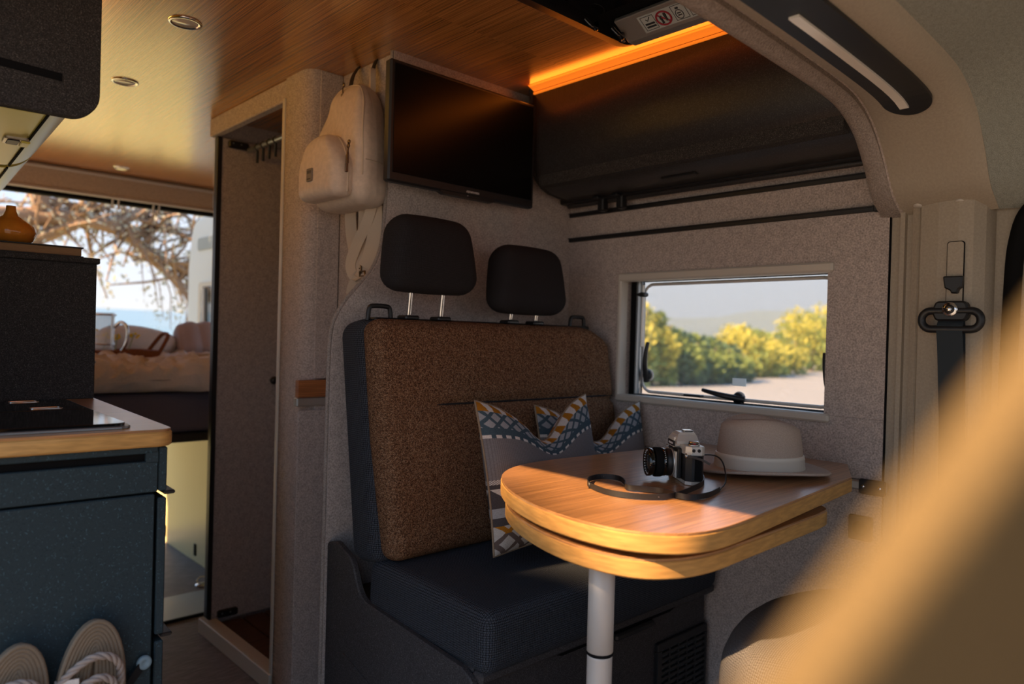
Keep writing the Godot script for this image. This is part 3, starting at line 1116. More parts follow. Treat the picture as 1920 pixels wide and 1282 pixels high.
	build_tv()

func strip_light(called: String, at: Vector3, to: Vector3, length: float, c: Color, energy: float) -> void:
	var al := AreaLight3D.new()
	al.name = called
	add_child(al)
	al.area_size = Vector2(length, 0.02)
	al.light_color = c
	al.light_energy = energy
	al.area_range = 6.0
	al.shadow_enabled = true
	al.look_at_from_position(at, to, Vector3.UP)

func build_hatch() -> void:
	var t := thing("roof_hatch", P(1.2, 1.83, 0.90), "black roof hatch with a silver blind bar in the ceiling", "hatch")
	var x0 := 0.93
	var x1 := 1.462
	var r0 := 0.685
	var r1 := 1.180
	var b := nb()
	var outer := rrect(x0, x1, r0, r1, 0.03, 6)
	var inner := rrect(x0 + 0.045, x1 - 0.03, r0 + 0.03, r1 - 0.045, 0.02, 6)
	var n := outer.size()
	var i0 := b.v.size()
	for i in n:
		var j := (i + 1) % n
		var oa := Vector3(outer[i].x, 1.8795, -outer[i].y)
		var ob := Vector3(outer[j].x, 1.8795, -outer[j].y)
		var oc := Vector3(outer[i].x, 1.850, -outer[i].y)
		var od := Vector3(outer[j].x, 1.850, -outer[j].y)
		var ia := Vector3(inner[i].x, 1.8795, -inner[i].y)
		var ib := Vector3(inner[j].x, 1.8795, -inner[j].y)
		var ic := Vector3(inner[i].x, 1.836, -inner[i].y)
		var id := Vector3(inner[j].x, 1.836, -inner[j].y)
		b.q(oa, ob, od, oc)
		b.q(oc, od, id, ic)
		b.q(ic, id, ib, ia)
		b.q(ia, ib, ob, oa)
	b.fix(i0)
	obj("frame", b, M.black, t)
	b = nb()
	bx(b, x0 + 0.03, x1 - 0.02, 1.868, 1.879, r0 + 0.02, r1 - 0.03, 0.0)
	obj("shade_cloth", b, M.rubber, t)
	# pleats of the blind
	for k in 6:
		b = nb()
		var xx := 1.00 + 0.05 * k
		prism(b, "r", PackedVector2Array([Vector2(xx, 1.868), Vector2(xx + 0.025, 1.852), Vector2(xx + 0.05, 1.868)]), r0 + 0.05, r1 - 0.07)
		obj("pleat", b, M.black_gloss, t)
	for p in [Vector2(1.25, 1.118), Vector2(1.33, 1.105)]:
		b = nb()
		tube(b, spline([P(p.x, 1.84, p.y), P(p.x + 0.012, 1.826, p.y - 0.01), P(p.x + 0.03, 1.826, p.y - 0.008), P(p.x + 0.04, 1.842, p.y)], 5), 0.006, 8)
		obj("catch", b, M.black_gloss, t)
	b = nb()
	bx(b, 1.375, 1.392, 1.826, 1.842, 1.110, 1.124, 0.003)
	obj("clip", b, M.chrome, t)
	# silver bar with warning pictures on its sloping face
	b = nb()
	prism(b, "r", rounded([Vector2(1.335, 1.856), Vector2(1.392, 1.824), Vector2(1.418, 1.824), Vector2(1.425, 1.832), Vector2(1.425, 1.86), Vector2(1.34, 1.866)], 0.003, 3), 0.70, 1.105, 0.002)
	var bar := obj("blind_bar", b, M.alu, t)
	# sloping face: from (1.337, 1.855) to (1.391, 1.825)
	var down := Vector3(0.054, -0.030, 0).normalized()
	var out := Vector3(-0.030, -0.054, 0).normalized()
	var fwd := Vector3(0, 0, 1)             # towards the cab: the pictures run this way
	var o := P(1.341, 1.853, 1.045) + out * 0.0008
	var card := func(u0: float, u1: float, v0: float, v1: float, lift: float, m: Material, called: String):
		var bb := nb()
		var c := [o + fwd * u0 + down * v0, o + fwd * u1 + down * v0, o + fwd * u1 + down * v1, o + fwd * u0 + down * v1]
		var th := out * 0.0003
		var k0 := bb.v.size()
		for k in 4:
			c[k] += out * lift
		bb.q(c[0], c[1], c[2], c[3])
		bb.q(c[3] - th, c[2] - th, c[1] - th, c[0] - th)
		for k in 4:
			var l := (k + 1) % 4
			bb.q(c[k], c[k] - th, c[l] - th, c[l])
		bb.fix(k0)
		obj(called, bb, m, bar)
	card.call(0.0, 0.30, 0.004, 0.050, 0.0002, M.sticker, "label_card")
	var frame := func(u0: float, u1: float, v0: float, v1: float):
		card.call(u0, u1, v0, v0 + 0.0012, 0.0006, M.ink, "picture_frame")
		card.call(u0, u1, v1 - 0.0012, v1, 0.0006, M.ink, "picture_frame")
		card.call(u0, u0 + 0.0012, v0, v1, 0.0006, M.ink, "picture_frame")
		card.call(u1 - 0.0012, u1, v0, v1, 0.0006, M.ink, "picture_frame")
	frame.call(0.006, 0.040, 0.008, 0.046)
	for k in 2: card.call(0.011, 0.036, 0.027 + 0.008 * k, 0.032 + 0.008 * k, 0.0006, M.ink, "print_line")
	var tick := nb()
	tube(tick, [o + fwd * 0.018 + down * 0.016 + out * 0.001, o + fwd * 0.022 + down * 0.021 + out * 0.001, o + fwd * 0.030 + down * 0.012 + out * 0.001], 0.0011, 6)
	obj("tick_mark", tick, M.ink, bar)
	var ringb := nb()
	var loop := PackedVector3Array()
	for k in 28: loop.append(o + fwd * (0.062 + 0.018 * cos(TAU * k / 28)) + down * (0.027 + 0.018 * sin(TAU * k / 28)) + out * 0.001)
	tube(ringb, loop, 0.0022, 6, true)
	tube(ringb, [o + fwd * 0.050 + down * 0.015 + out * 0.001, o + fwd * 0.074 + down * 0.039 + out * 0.001], 0.0018, 6)
	obj("ban_ring", ringb, M.red, bar)
	for k in 2:
		var fb := nb()
		var cc := o + fwd * (0.056 + 0.012 * k) + down * (0.029 - 0.004 * k) + out * 0.0006
		tube(fb, [cc - down * 0.010, cc - down * 0.004, cc + down * 0.003, cc + down * 0.010], [0.003, 0.0036, 0.0022, 0.003], 8)
		obj("footprint_mark", fb, M.ink, bar)
	frame.call(0.088, 0.122, 0.006, 0.046)
	var cb := nb()
	loop = PackedVector3Array()
	for k in 20: loop.append(o + fwd * (0.102 + 0.009 * cos(TAU * k / 20)) + down * (0.031 + 0.012 * sin(TAU * k / 20)) + out * 0.0008)
	tube(cb, loop, 0.0009, 5, true)
	obj("canister_mark", cb, M.ink, bar)
	for k in 2: card.call(0.097, 0.107, 0.026 + 0.006 * k, 0.029 + 0.006 * k, 0.0006, M.ink, "print_line")
	card.call(0.098, 0.106, 0.012, 0.017, 0.0006, M.ink, "canister_cap")
	for k in 4:
		frame.call(0.128 + 0.040 * k, 0.162 + 0.040 * k, 0.006, 0.046)
		card.call(0.136 + 0.040 * k, 0.139 + 0.040 * k, 0.014, 0.040, 0.0006, M.ink, "picture_line")
		card.call(0.139 + 0.040 * k, 0.152 + 0.040 * k, 0.014, 0.016, 0.0006, M.ink, "picture_line")

func build_left_lockers() -> void:
	# dark end cabinet facing the cab
	var t := thing("end_cabinet", P(0.18, 1.49, 1.56), "charcoal roof cabinet end with a dark finger slot above the kitchen", "cabinet")
	var b := nb()
	prism(b, "r", rounded([Vector2(-0.10, 1.488), Vector2(0.368, 1.496), Vector2(0.368, YC - 0.001), Vector2(-0.10, YC - 0.001)], [0.0, 0.050, 0.0, 0.0], 10), 1.55, 1.572, 0.002)
	obj("front", b, M.lam_soft, t)
	b = nb()
	var tr := P(0, 0, 1.5485)
	prism(b, "r", PackedVector2Array([Vector2(0.02, 1.567), Vector2(0.305, 1.556), Vector2(0.305, 1.570), Vector2(0.02, 1.582)]), 1.5488, 1.552)
	obj("finger_slot", b, M.rubber, t)
	# cream lockers behind it, following the slightly flared side of the van
	for k in 2:
		var tt := local_thing("cream_locker", Transform3D(Basis(Vector3.UP, deg_to_rad(-2.6)), P(0.352, 1.50, 1.575) + Basis(Vector3.UP, deg_to_rad(-2.6)) * P(0, 0, 0.625 * k)), ["glossy cream roof locker with a metal latch, next to the charcoal cabinet end", "glossy cream roof locker further back, next to the bed"][k], "locker", "cream roof lockers")
		b = nb()
		var prof := rounded([Vector2(-0.40, 0.0), Vector2(0.0, 0.0), Vector2(0.02, 0.378), Vector2(-0.40, 0.378)], [0.0, 0.085, 0.0, 0.0], 12)
		prism(b, "r", prof, 0.012, 0.606, 0.006, true)
		obj("shell", b, M.cream, tt)
		b = nb()
		prism(b, "r", rounded([Vector2(-0.40, 0.004), Vector2(-0.004, 0.004), Vector2(0.014, 0.377), Vector2(-0.40, 0.377)], [0.0, 0.085, 0.0, 0.0], 12), 0.0, 0.618, 0.0, true)
		obj("dark_joint", b, M.rubber, tt)
		b = nb()
		bx(b, -0.062, -0.058, -0.0008, 0.004, 0.014, 0.604, 0.0)
		obj("door_seam", b, M.rubber, tt)
		b = nb()
		prism(b, "y", rrect(-0.104, -0.060, 0.250, 0.310, 0.008), -0.005, 0.003, 0.001)
		var l := obj("latch", b, M.alu, tt)
		b = nb()
		prism(b, "y", rrect(-0.098, -0.076, 0.256, 0.304, 0.005), -0.007, -0.003, 0.001)
		obj("latch_pocket", b, M.black, l)
		b = nb()
		bx(b, -0.074, -0.058, -0.009, -0.004, 0.257, 0.303, 0.002)
		obj("latch_tongue", b, M.cream, l)

func build_tv() -> void:
	var t := thing("television", P(1.30, 1.50, 1.60), "flat black television on the felt partition above the bench", "television")
	var b := nb()
	bx(b, 1.040, 1.566, 1.503, 1.818, 1.590, 1.618, 0.005)
	bx(b, 1.10, 1.50, 1.54, 1.78, 1.615, 1.640, 0.01)
	obj("casing", b, M.black, t)
	b = nb()
	bx(b, 1.052, 1.554, 1.527, 1.808, 1.5885, 1.5915, 0.0005)
	obj("screen", b, M.screen, t)
	b = nb()
	prism(b, "r", rounded([Vector2(1.21, 1.503), Vector2(1.225, 1.497), Vector2(1.40, 1.497), Vector2(1.415, 1.503), Vector2(1.415, 1.51), Vector2(1.21, 1.51)], 0.002, 2), 1.592, 1.612)
	obj("control_strip", b, M.black, t)
	b = nb()
	bx(b, 1.22, 1.38, 1.60, 1.72, 1.640, 1.681, 0.004)
	obj("wall_bracket", b, M.steel, t)
	text(t, "alphatronics", 0.0085, Transform3D(Basis(), P(1.322, 1.515, 1.5888)), M.print_white)
	b = nb()
	disc(b, P(1.305, 1.503, 1.5900), P(0, 0, -1), 0.0012, 0.0006, 8, 0.0002)
	obj("standby_lamp", b, M.print_white, t)

# ---------------------------------------------------------------- bench
func build_bench() -> void:
	var t := thing("bench_seat", P(1.38, 0.0, 1.4), "two-seat bench with brown tweed back and dark woven cushion", "bench")
	var b := nb()
	bx(b, 0.957, 1.815, 0.0, 0.440, 1.112, 1.68, 0.004)
	obj("base", b, M.lam_bench, t)
	b = nb()
	prism(b, "x", rounded([Vector2(1.675, 0.0), Vector2(1.675, 0.572), Vector2(1.630, 0.583), Vector2(1.555, 0.556), Vector2(1.512, 0.470), Vector2(1.13, 0.440), Vector2(1.092, 0.425), Vector2(1.092, 0.0)], [0.0, 0.01, 0.03, 0.05, 0.06, 0.01, 0.02, 0.0], 5), 0.940, 0.957, 0.003)
	var sp := obj("side_panel", b, M.lam_bench, t)
	b = nb()
	prism(b, "x", rounded([Vector2(1.62, 0.03), Vector2(1.62, 0.308), Vector2(1.585, 0.318), Vector2(1.30, 0.245), Vector2(1.30, 0.03)], 0.03, 5), 0.9365, 0.942, 0.001)
	var ad := obj("access_door", b, M.lam_bench, sp)
	b = nb()
	bx(b, 0.955, 1.818, 0.412, 0.436, 1.082, 1.114, 0.006)
	obj("seat_board", b, M.alu, t)
	t.get_child(t.get_child_count() - 1).material_override = M.lam_bench
	# release handle under the seat
	b = nb()
	prism(b, "r", rounded([Vector2(1.18, 0.406), Vector2(1.22, 0.392), Vector2(1.64, 0.392), Vector2(1.70, 0.408)], 0.004, 3), 1.108, 1.113)
	obj("handle_recess", b, M.rubber, t)
	b = nb()
	bx(b, 1.40, 1.555, 0.378, 0.396, 1.094, 1.110, 0.005)
	obj("handle", b, M.black, t)
	# heater grille
	b = nb()
	var g0 := 1.598
	var g1 := 1.806
	bx(b, g0 - 0.018, g1 + 0.006, 0.300, 0.322, 1.100, 1.112, 0.002)
	bx(b, g0 - 0.018, g1 + 0.006, 0.060, 0.082, 1.100, 1.112, 0.002)
	bx(b, g0 - 0.018, g0 + 0.002, 0.082, 0.300, 1.100, 1.112, 0.001)
	bx(b, g1 - 0.002, g1 + 0.006, 0.082, 0.300, 1.100, 1.112, 0.001)
	var gr := obj("grille_frame", b, M.black, t)
	b = nb()
	bx(b, g0, g1, 0.080, 0.302, 1.1095, 1.1125, 0.0)
	obj("grille_back", b, M.steel, gr)
	for k in 4:
		b = nb()
		var x := g0 + 0.040 * (k + 1)
		bx(b, x - 0.003, x + 0.003, 0.082, 0.300, 1.102, 1.108, 0.001)
		obj("grille_bar", b, M.black, gr)
	for k in 13:
		b = nb()
		var y := 0.094 + 0.0163 * k
		bx(b, g0, g1, y - 0.0038, y + 0.0038, 1.101, 1.109, 0.001)
		obj("grille_slat", b, M.black, gr)
	# seat cushion
	b = nb()
	soft(b, Vector3(0.432, 0.066, 0.222), 0.034, 12, Transform3D(Basis(Vector3.RIGHT, 0.03), P(1.384, 0.498, 1.288)), func(p: Vector3):
		var q := Vector3(p.x / 0.432, 0, p.z / 0.222)
		if p.y > 0.0: p.y += 0.012 * (1.0 - q.x * q.x) * (1.0 - q.z * q.z)
		return p)
	obj("seat_cushion", b, M.weave, t)
	# back: dark shell, brown front pad, both leaning back a little
	var lean := Basis(Vector3.RIGHT, -0.155)
	b = nb()
	soft(b, Vector3(0.437, 0.298, 0.062), 0.040, 8, Transform3D(lean, P(1.378, 0.848, 1.555)))
	obj("back_shell", b, M.weave, t)
	b = nb()
	soft(b, Vector3(0.438, 0.290, 0.040), 0.034, 56, Transform3D(lean, P(1.385, 0.858, 1.482)), func(p: Vector3):
		var q := Vector3(p.x / 0.438, p.y / 0.290, 0)
		if p.z > 0.0:
			p.z += 0.014 * (1.0 - q.x * q.x * q.x * q.x) * (1.0 - q.y * q.y)
			p.z -= 0.016 * exp(-pow((p.y - 0.072) / 0.012, 2.0)) * clampf((q.x + 0.85) * 3.0, 0.0, 1.0)      # sewn fold
		if q.x > 0.7 and p.y > 0.0: p.y -= 0.055 * pow((q.x - 0.7) / 0.3, 2.0) * q.y           # rounder far shoulder
		if p.y < 0.0: p.x -= q.x * p.y * -0.05                                                        # narrower below
		return p)
	var pad := obj("back_pad", b, M.tweed, t)
	b = nb()
	var seam := PackedVector3Array()
	for k in 25:
		var sx := lerpf(-0.39, 0.425, k / 24.0)
		seam.append(Transform3D(lean, P(1.385, 0.858, 1.482)) * Vector3(sx, 0.072, 0.0408 + 0.012 * (1.0 - pow(sx / 0.438, 4.0)) - 0.0125))
	tube(b, seam, 0.0026, 6)
	obj("sewn_seam", b, M.weave_black, pad)
	b = nb()
	bx(b, 0.985, 1.790, 1.136, 1.150, 1.545, 1.590, 0.004)
	obj("top_bar", b, M.black, t)
	# seat-belt loops on the shoulders
	for x in [1.005, 1.745]:
		b = nb()
		tube(b, spline([P(x - 0.034, 1.142, 1.560), P(x - 0.030, 1.172, 1.560), P(x - 0.018, 1.178, 1.560), P(x + 0.018, 1.178, 1.560), P(x + 0.030, 1.172, 1.560), P(x + 0.034, 1.142, 1.560)], 4), 0.006, 8)
		obj("belt_loop", b, M.black, t)
	# headrests
	for hr in [[1.136, 1.315, 1.535], [1.490, 1.275, 1.535]]:
		var hb := nb()
		soft(hb, Vector3(0.132, 0.096, 0.048), 0.046, 8, Transform3D(Basis(Vector3.RIGHT, -0.10), P(hr[0], hr[1], hr[2])), func(p: Vector3):
			var e := Vector2(p.x / 0.132, p.y / 0.096)
			p.x *= 1.0 - 0.11 * e.y
			p.x += 0.004 * e.x * (1.0 - e.y * e.y)
			p.y += 0.005 * e.y * (1.0 - e.x * e.x)
			p.z += 0.014 * (1.0 - e.x * e.x) * (1.0 - e.y * e.y) * signf(p.z)
			return p)
		var h := obj("headrest", hb, M.weave_black, t)
		for dx in [-0.053, 0.050]:
			b = nb()
			tube(b, [P(hr[0] + dx, 1.135, hr[2] + 0.012), P(hr[0] + dx, hr[1] - 0.06, hr[2])], 0.0062, 10)
			obj("post", b, M.chrome, h)
			b = nb()
			bx(b, hr[0] + dx - 0.022, hr[0] + dx + 0.022, 1.146, 1.158, hr[2] - 0.01, hr[2] + 0.032, 0.004)
			obj("post_guide", b, M.black, h)
	# cushions
	throw_cushion("throw_cushion", Transform3D(Basis.from_euler(Vector3(-0.22, 0.04, 0.0)), P(1.322, 0.772, 1.278)), "patterned cushion on the bench showing its whole woven print", 0.207, 0.170)
	throw_cushion("throw_cushion", Transform3D(Basis.from_euler(Vector3(-0.20, -0.16, 0.0)), P(1.612, 0.742, 1.352)), "patterned cushion tucked behind the other one against the window wall", 0.198, 0.165)

func throw_cushion(called: String, tr: Transform3D, label: String, hw: float, hh: float) -> void:
	var t := local_thing(called, tr, label, "cushion", "patterned cushions on the bench")
	var b := nb()
	var n := 30
	var f := func(i: int, j: int, sgn: float) -> Vector3:
		var u := 2.0 * i / n - 1.0
		var v := 2.0 * j / n - 1.0          # v = 1 at the top
		var px := hw * (u - 0.05 * u * (1.0 - v * v))
		var py := hh * (v + 0.05 * v * (1.0 - u * u) * -1.0)
		py += 0.020 * u * u * maxf(v, 0.0) * v
		var chop := exp(-pow((u - 0.05) / 0.42, 2.0))
		py -= 0.085 * chop * clampf((v + 0.1) / 1.1, 0.0, 1.0)
		var th := 0.052 * pow(maxf(0.0, (1.0 - u * u) * (1.0 - v * v)), 0.42)
		th *= 1.0 - 0.35 * chop * clampf(v, 0.0, 1.0)
		th += 0.0015
		return Vector3(px, py, sgn * th)
	var g := grp()
	for i in n:
		for j in n:
			for sgn in [-1.0, 1.0]:
				var q := [f.call(i, j, sgn), f.call(i + 1, j, sgn), f.call(i + 1, j + 1, sgn), f.call(i, j + 1, sgn)]
				var w := []
				for k in [[0, 0], [1, 0], [1, 1], [0, 1]]: w.append(Vector2(float(i + k[0]) / n, 1.0 - float(j + k[1]) / n))
				if sgn > 0:
					b.tu(q[0], q[1], q[2], w[0], w[1], w[2], g)
					b.tu(q[0], q[2], q[3], w[0], w[2], w[3], g)
				else:
					b.tu(q[0], q[2], q[1], w[0], w[2], w[1], g)
					b.tu(q[0], q[3], q[2], w[0], w[3], w[2], g)
	var o := obj("cover", b, M.pillow, t)
	# sewn edge
	b = nb()
	var loop := PackedVector3Array()
	for i in n: loop.append(f.call(i, 0, 0.0))
	for j in n: loop.append(f.call(n, j, 0.0))
	for i in n: loop.append(f.call(n - i, n, 0.0))
	for j in n: loop.append(f.call(0, n - j, 0.0))
	tube(b, loop, 0.0028, 6, true)
	obj("piping", b, M.rope, t)

# ---------------------------------------------------------------- table
func table_outline(shift := 0.0) -> PackedVector2Array:
	var pts := [Vector2(1.832, 1.150), Vector2(1.50, 1.178), Vector2(1.30, 1.196), Vector2(1.20, 1.198), Vector2(1.115, 1.178), Vector2(1.045, 1.135), Vector2(0.985, 1.068), Vector2(0.935, 0.985), Vector2(0.898, 0.890), Vector2(0.882, 0.800), Vector2(0.884, 0.725), Vector2(0.902, 0.668), Vector2(0.940, 0.625), Vector2(0.990, 0.605), Vector2(1.05, 0.600), Vector2(1.14, 0.606)]
	var c := PackedVector3Array()
	for p in pts.slice(2): c.append(Vector3(p.x, p.y, 0))
	var out := PackedVector2Array([pts[0], pts[1]])
	for p in spline(Array(c), 3): out.append(Vector2(p.x, p.y))
	for p in rounded([Vector2(1.3, 0.621), Vector2(1.655, 0.654), Vector2(1.832, 0.735)], [0.0, 0.02, 0.0], 4): out.append(p)
	return out

func build_table() -> void:
	var t := thing("dining_table", P(1.2, 0.0, 0.85), "bamboo table with a second leaf underneath and a silver leg", "table")
	var b := nb()
	var out := table_outline()
	prism(b, "y", inset(out, 0.0012), 0.815, 0.820, 0.0008)
	obj("table_top", b, M.bamboo, t)
	b = nb()
	prism(b, "y", out, 0.787, 0.8165, 0.0025, true)
	obj("top_edge", b, M.bamboo_edge, t)
	b = nb()
	var low := PackedVector2Array()
	var c := [Vector3(1.50, 1.02, 0), Vector3(1.34, 1.16, 0), Vector3(1.20, 1.190, 0), Vector3(1.10, 1.160, 0), Vector3(1.02, 1.095, 0), Vector3(0.95, 0.99, 0), Vector3(0.905, 0.87, 0), Vector3(0.892, 0.77, 0), Vector3(0.910, 0.685, 0), Vector3(0.962, 0.640, 0), Vector3(1.04, 0.622, 0), Vector3(1.16, 0.624, 0), Vector3(1.44, 0.632, 0)]
	for p in spline(c, 4): low.append(Vector2(p.x, p.y))
	for p in rounded([Vector2(1.44, 0.632), Vector2(1.525, 0.640), Vector2(1.53, 0.70)], [0.0, 0.05, 0.0], 5).slice(1): low.append(p)
	prism(b, "y", inset(low, 0.0012), 0.7695, 0.7745, 0.0008)
	obj("swing_leaf", b, M.bamboo, t)
	b = nb()
	prism(b, "y", low, 0.742, 0.771, 0.0025, true)
	obj("leaf_edge", b, M.bamboo_edge, t)
	b = nb()
	disc(b, P(1.30, 0.7745, 0.90), Vector3.UP, 0.06, 0.0128, 24)
	obj("pivot_plate", b, M.rubber, t)
	var lx := 1.000
	var lr := 0.819
	b = nb()
	lathe(b, [Vector2(0, 0.0), Vector2(0.060, 0.0), Vector2(0.060, 0.006), Vector2(0.0222, 0.016), Vector2(0.0222, 0.552), Vector2(0.0230, 0.556), Vector2(0.0, 0.556)], 32, Transform3D(Basis(), P(lx, 0.0, lr)))
	obj("lower_leg", b, M.leg, t)
	b = nb()
	disc(b, P(lx, 0.556, lr), Vector3.UP, 0.0240, 0.006, 32)
	obj("leg_collar", b, M.rubber, t)
	b = nb()
	lathe(b, [Vector2(0, 0.562), Vector2(0.0232, 0.562), Vector2(0.0232, 0.742), Vector2(0.0, 0.742)], 32, Transform3D(Basis(), P(lx, 0.0, lr)))
	obj("upper_leg", b, M.leg, t)
	b = nb()
	lathe(b, [Vector2(0, 0.716), Vector2(0.016, 0.716), Vector2(0.020, 0.720), Vector2(0.020, 0.728), Vector2(0.012, 0.732), Vector2(0.012, 0.742), Vector2(0, 0.742)], 24, Transform3D(Basis(), P(1.000, 0.0, 0.872)))
	obj("release_knob", b, M.leg, t)
	b = nb()
	bx(b, 1.10, 1.48, 0.728, 0.742, 0.78, 0.84, 0.003)
	obj("under_rail", b, M.alu, t)
	# rail on the wall that carries the table
	t = thing("table_rail", P(1.83, 0.76, 0.9), "grey aluminium rail on the wall that carries the table", "rail")
	b = nb()
	bx(b, XW - 0.016, XW - 0.0005, 0.764, 0.786, 0.640, 1.25, 0.003)
	obj("profile", b, M.alu, t)
	b = nb()
	prism(b, "x", rrect(0.640, 0.700, 0.757, 0.793, 0.006), XW - 0.026, XW - 0.016, 0.002)
	var cap := obj("end_plate", b, M.black, t)
	for r in [0.652, 0.690]:
		b = nb()
		disc(b, P(XW - 0.026, 0.775, r), Vector3(-1, 0, 0), 0.004, 0.0012, 12, 0.0004)
		obj("screw", b, M.chrome, cap)
	t = thing("wall_socket", P(XW, 0.66, 0.70), "square black socket plate on the felt wall under the table", "socket")
	b = nb()
	prism(b, "x", rrect(0.672, 0.728, 0.640, 0.700, 0.006), XW - 0.010, XW - 0.0005, 0.002)
	obj("plate", b, M.black, t)
	b = nb()
	disc(b, P(XW - 0.010, 0.670, 0.700), Vector3(-1, 0, 0), 0.018, 0.002, 20)
	obj("cap", b, M.rubber, t)

# ---------------------------------------------------------------- kitchen
func build_kitchen() -> void:
	var turn := Basis(Vector3.UP, deg_to_rad(-2.6))
	var at := Transform3D(turn, P(0.447, 0.0, 1.372))
	var t := local_thing("kitchen_unit", at, "dark blue-grey kitchen cabinet with a finger slot in its end", "cabinet")
	var L := 1.05
	var b := nb()
	bx(b, -0.50, -0.018, 0.0, 0.899, 0.016, L, 0.0)
	obj("carcass", b, M.rubber, t)
	b = nb()
	bx(b, -0.50, -0.016, 0.818, 0.873, 0.0, 0.016, 0.0015)
	bx(b, -0.50, -0.016, 0.887, 0.899, 0.0, 0.016, 0.0015)
	bx(b, -0.036, -0.016, 0.870, 0.890, 0.0, 0.016, 0.0)
	obj("flap", b, M.lam_teal, t)
	b = nb()
	bx(b, -0.50, -0.036, 0.872, 0.888, 0.008, 0.0165, 0.0)
	obj("finger_slot", b, M.rubber, t)
	b = nb()
	bx(b, -0.50, -0.020, 0.0, 0.814, 0.0, 0.016, 0.002)
	obj("end_panel", b, M.lam_teal, t)
	# drawer fronts on the aisle side, with tab pulls
	for y in [[0.818, 0.897], [0.560, 0.806], [0.300, 0.548], [0.06, 0.290]]:
		for k in 2:
			b = nb()
			bx(b, -0.0145, 0.0, y[0], y[1], 0.002 + 0.525 * k, 0.520 + 0.525 * k, 0.002)
			var d := obj("drawer_front", b, M.lam_teal, t)
			b = nb()
			bx(b, -0.004, 0.016, y[0] - 0.008, y[0] - 0.001, 0.006 + 0.525 * k, 0.10 + 0.525 * k, 0.002)
			obj("tab_pull", b, M.black, d)
	# bamboo worktop
	var w := local_thing("worktop", at, "pale bamboo worktop with a rounded corner on the kitchen cabinet", "worktop")
	b = nb()
	prism(b, "y", rounded([Vector2(-0.50, -0.012), Vector2(0.010, -0.012), Vector2(0.010, L), Vector2(-0.50, L)], [0.0, 0.030, 0.0, 0.0], 8), 0.8995, 0.926, 0.003, true)
	obj("edge", b, M.bamboo_edge, w)
	b = nb()
	prism(b, "y", rounded([Vector2(-0.50, -0.010), Vector2(0.008, -0.010), Vector2(0.008, L), Vector2(-0.50, L)], [0.0, 0.028, 0.0, 0.0], 8), 0.925, 0.930, 0.001)
	obj("surface", b, M.bamboo, w)
	# hob
	var h := local_thing("gas_hob", at, "black glass hob lid with a silver rim let into the worktop", "hob")
	b = nb()
	prism(b, "y", rounded([Vector2(-0.49, 0.022), Vector2(-0.052, 0.022), Vector2(-0.060, 0.565), Vector2(-0.49, 0.565)], [0.02, 0.025, 0.02, 0.02], 6), 0.930, 0.9345, 0.001)
	obj("rim", b, M.steel, h)
	b = nb()
	prism(b, "y", rounded([Vector2(-0.484, 0.030), Vector2(-0.060, 0.030), Vector2(-0.068, 0.300), Vector2(-0.484, 0.300)], [0.015, 0.02, 0.0, 0.0], 6), 0.934, 0.940, 0.001)
	obj("glass_lid", b, M.black_gloss, h)
	b = nb()
	prism(b, "y", rounded([Vector2(-0.484, 0.304), Vector2(-0.068, 0.304), Vector2(-0.073, 0.557), Vector2(-0.484, 0.557)], [0.0, 0.0, 0.015, 0.015], 6), 0.934, 0.940, 0.001)
	obj("glass_lid", b, M.black_gloss, h)
	for p in [Vector2(-0.14, 0.345), Vector2(-0.16, 0.50)]:
		b = nb()
		var loop := PackedVector3Array()
		for q in rrect(p.x - 0.028, p.x + 0.028, p.y - 0.012, p.y + 0.012, 0.006): loop.append(Vector3(q.x, 0.9405, -q.y))
		tube(b, loop, 0.0012, 6, true)
		obj("finger_cutout", b, M.chrome, h)
	# fridge tower
	var f := local_thing("fridge_tower", Transform3D(turn, P(0.481, 0.0, 2.02)), "charcoal speckled fridge tower standing behind the worktop", "cabinet")
	b = nb()
	bx(b, -0.52, 0.0, 0.930, 1.262, 0.0, 0.40, 0.002)
	obj("front_panel", b, M.lam_soft, f)
	b = nb()
	bx(b, -0.52, 0.006, 1.262, 1.276, -0.006, 0.40, 0.002)
	obj("top_board", b, M.lam_soft, f)
	b = nb()
	disc(b, P(0.0, 1.02, 0.010), Vector3.RIGHT, 0.003, 0.004, 10, 0.001)
	obj("pin", b, M.chrome, f)
	# book and vase
	var bk := local_thing("hardback_book", Transform3D(turn, P(0.481, 1.276, 2.02)), "large hardback book lying flat on the fridge tower", "book")
	b = nb()
	bx(b, -0.33, -0.032, 0.003, 0.022, 0.012, 0.30, 0.001)
	obj("pages", b, M.paper, bk)
	for y in [0.0, 0.022]:
		b = nb()
		bx(b, -0.335, -0.028, y, y + 0.003, 0.006, 0.305, 0.001)
		obj("cover", b, M.ink, bk)
	b = nb()
	var bp := [Vector2(0, 0.0), Vector2(0.030, 0.0), Vector2(0.046, 0.010), Vector2(0.054, 0.028), Vector2(0.048, 0.046), Vector2(0.030, 0.060), Vector2(0.016, 0.070), Vector2(0.011, 0.082), Vector2(0.010, 0.094), Vector2(0.0075, 0.094), Vector2(0.0085, 0.080), Vector2(0.014, 0.067), Vector2(0.028, 0.056), Vector2(0.045, 0.044), Vector2(0.050, 0.028), Vector2(0.043, 0.013), Vector2(0.028, 0.004), Vector2(0, 0.004)]
	lathe(b, bp, 32, Transform3D(Basis(), P(0.318, 1.3012, 2.13)))
	tag(obj("glass_vase", b, M.amber), "small round amber glass vase standing on the book", "vase")
	# sandals held by a strap on the end panel
	for k in 2:
		sandal(Transform3D(Basis.from_euler(Vector3(-0.06, 0.04, [-0.10, -0.18][k])), P([0.320, 0.205][k], [0.492, 0.482][k], [1.345, 1.342][k])), ["rope-soled sandal on the cabinet end, next to the strap button", "rope-soled sandal on the cabinet end, on the far side from the strap button"][k])
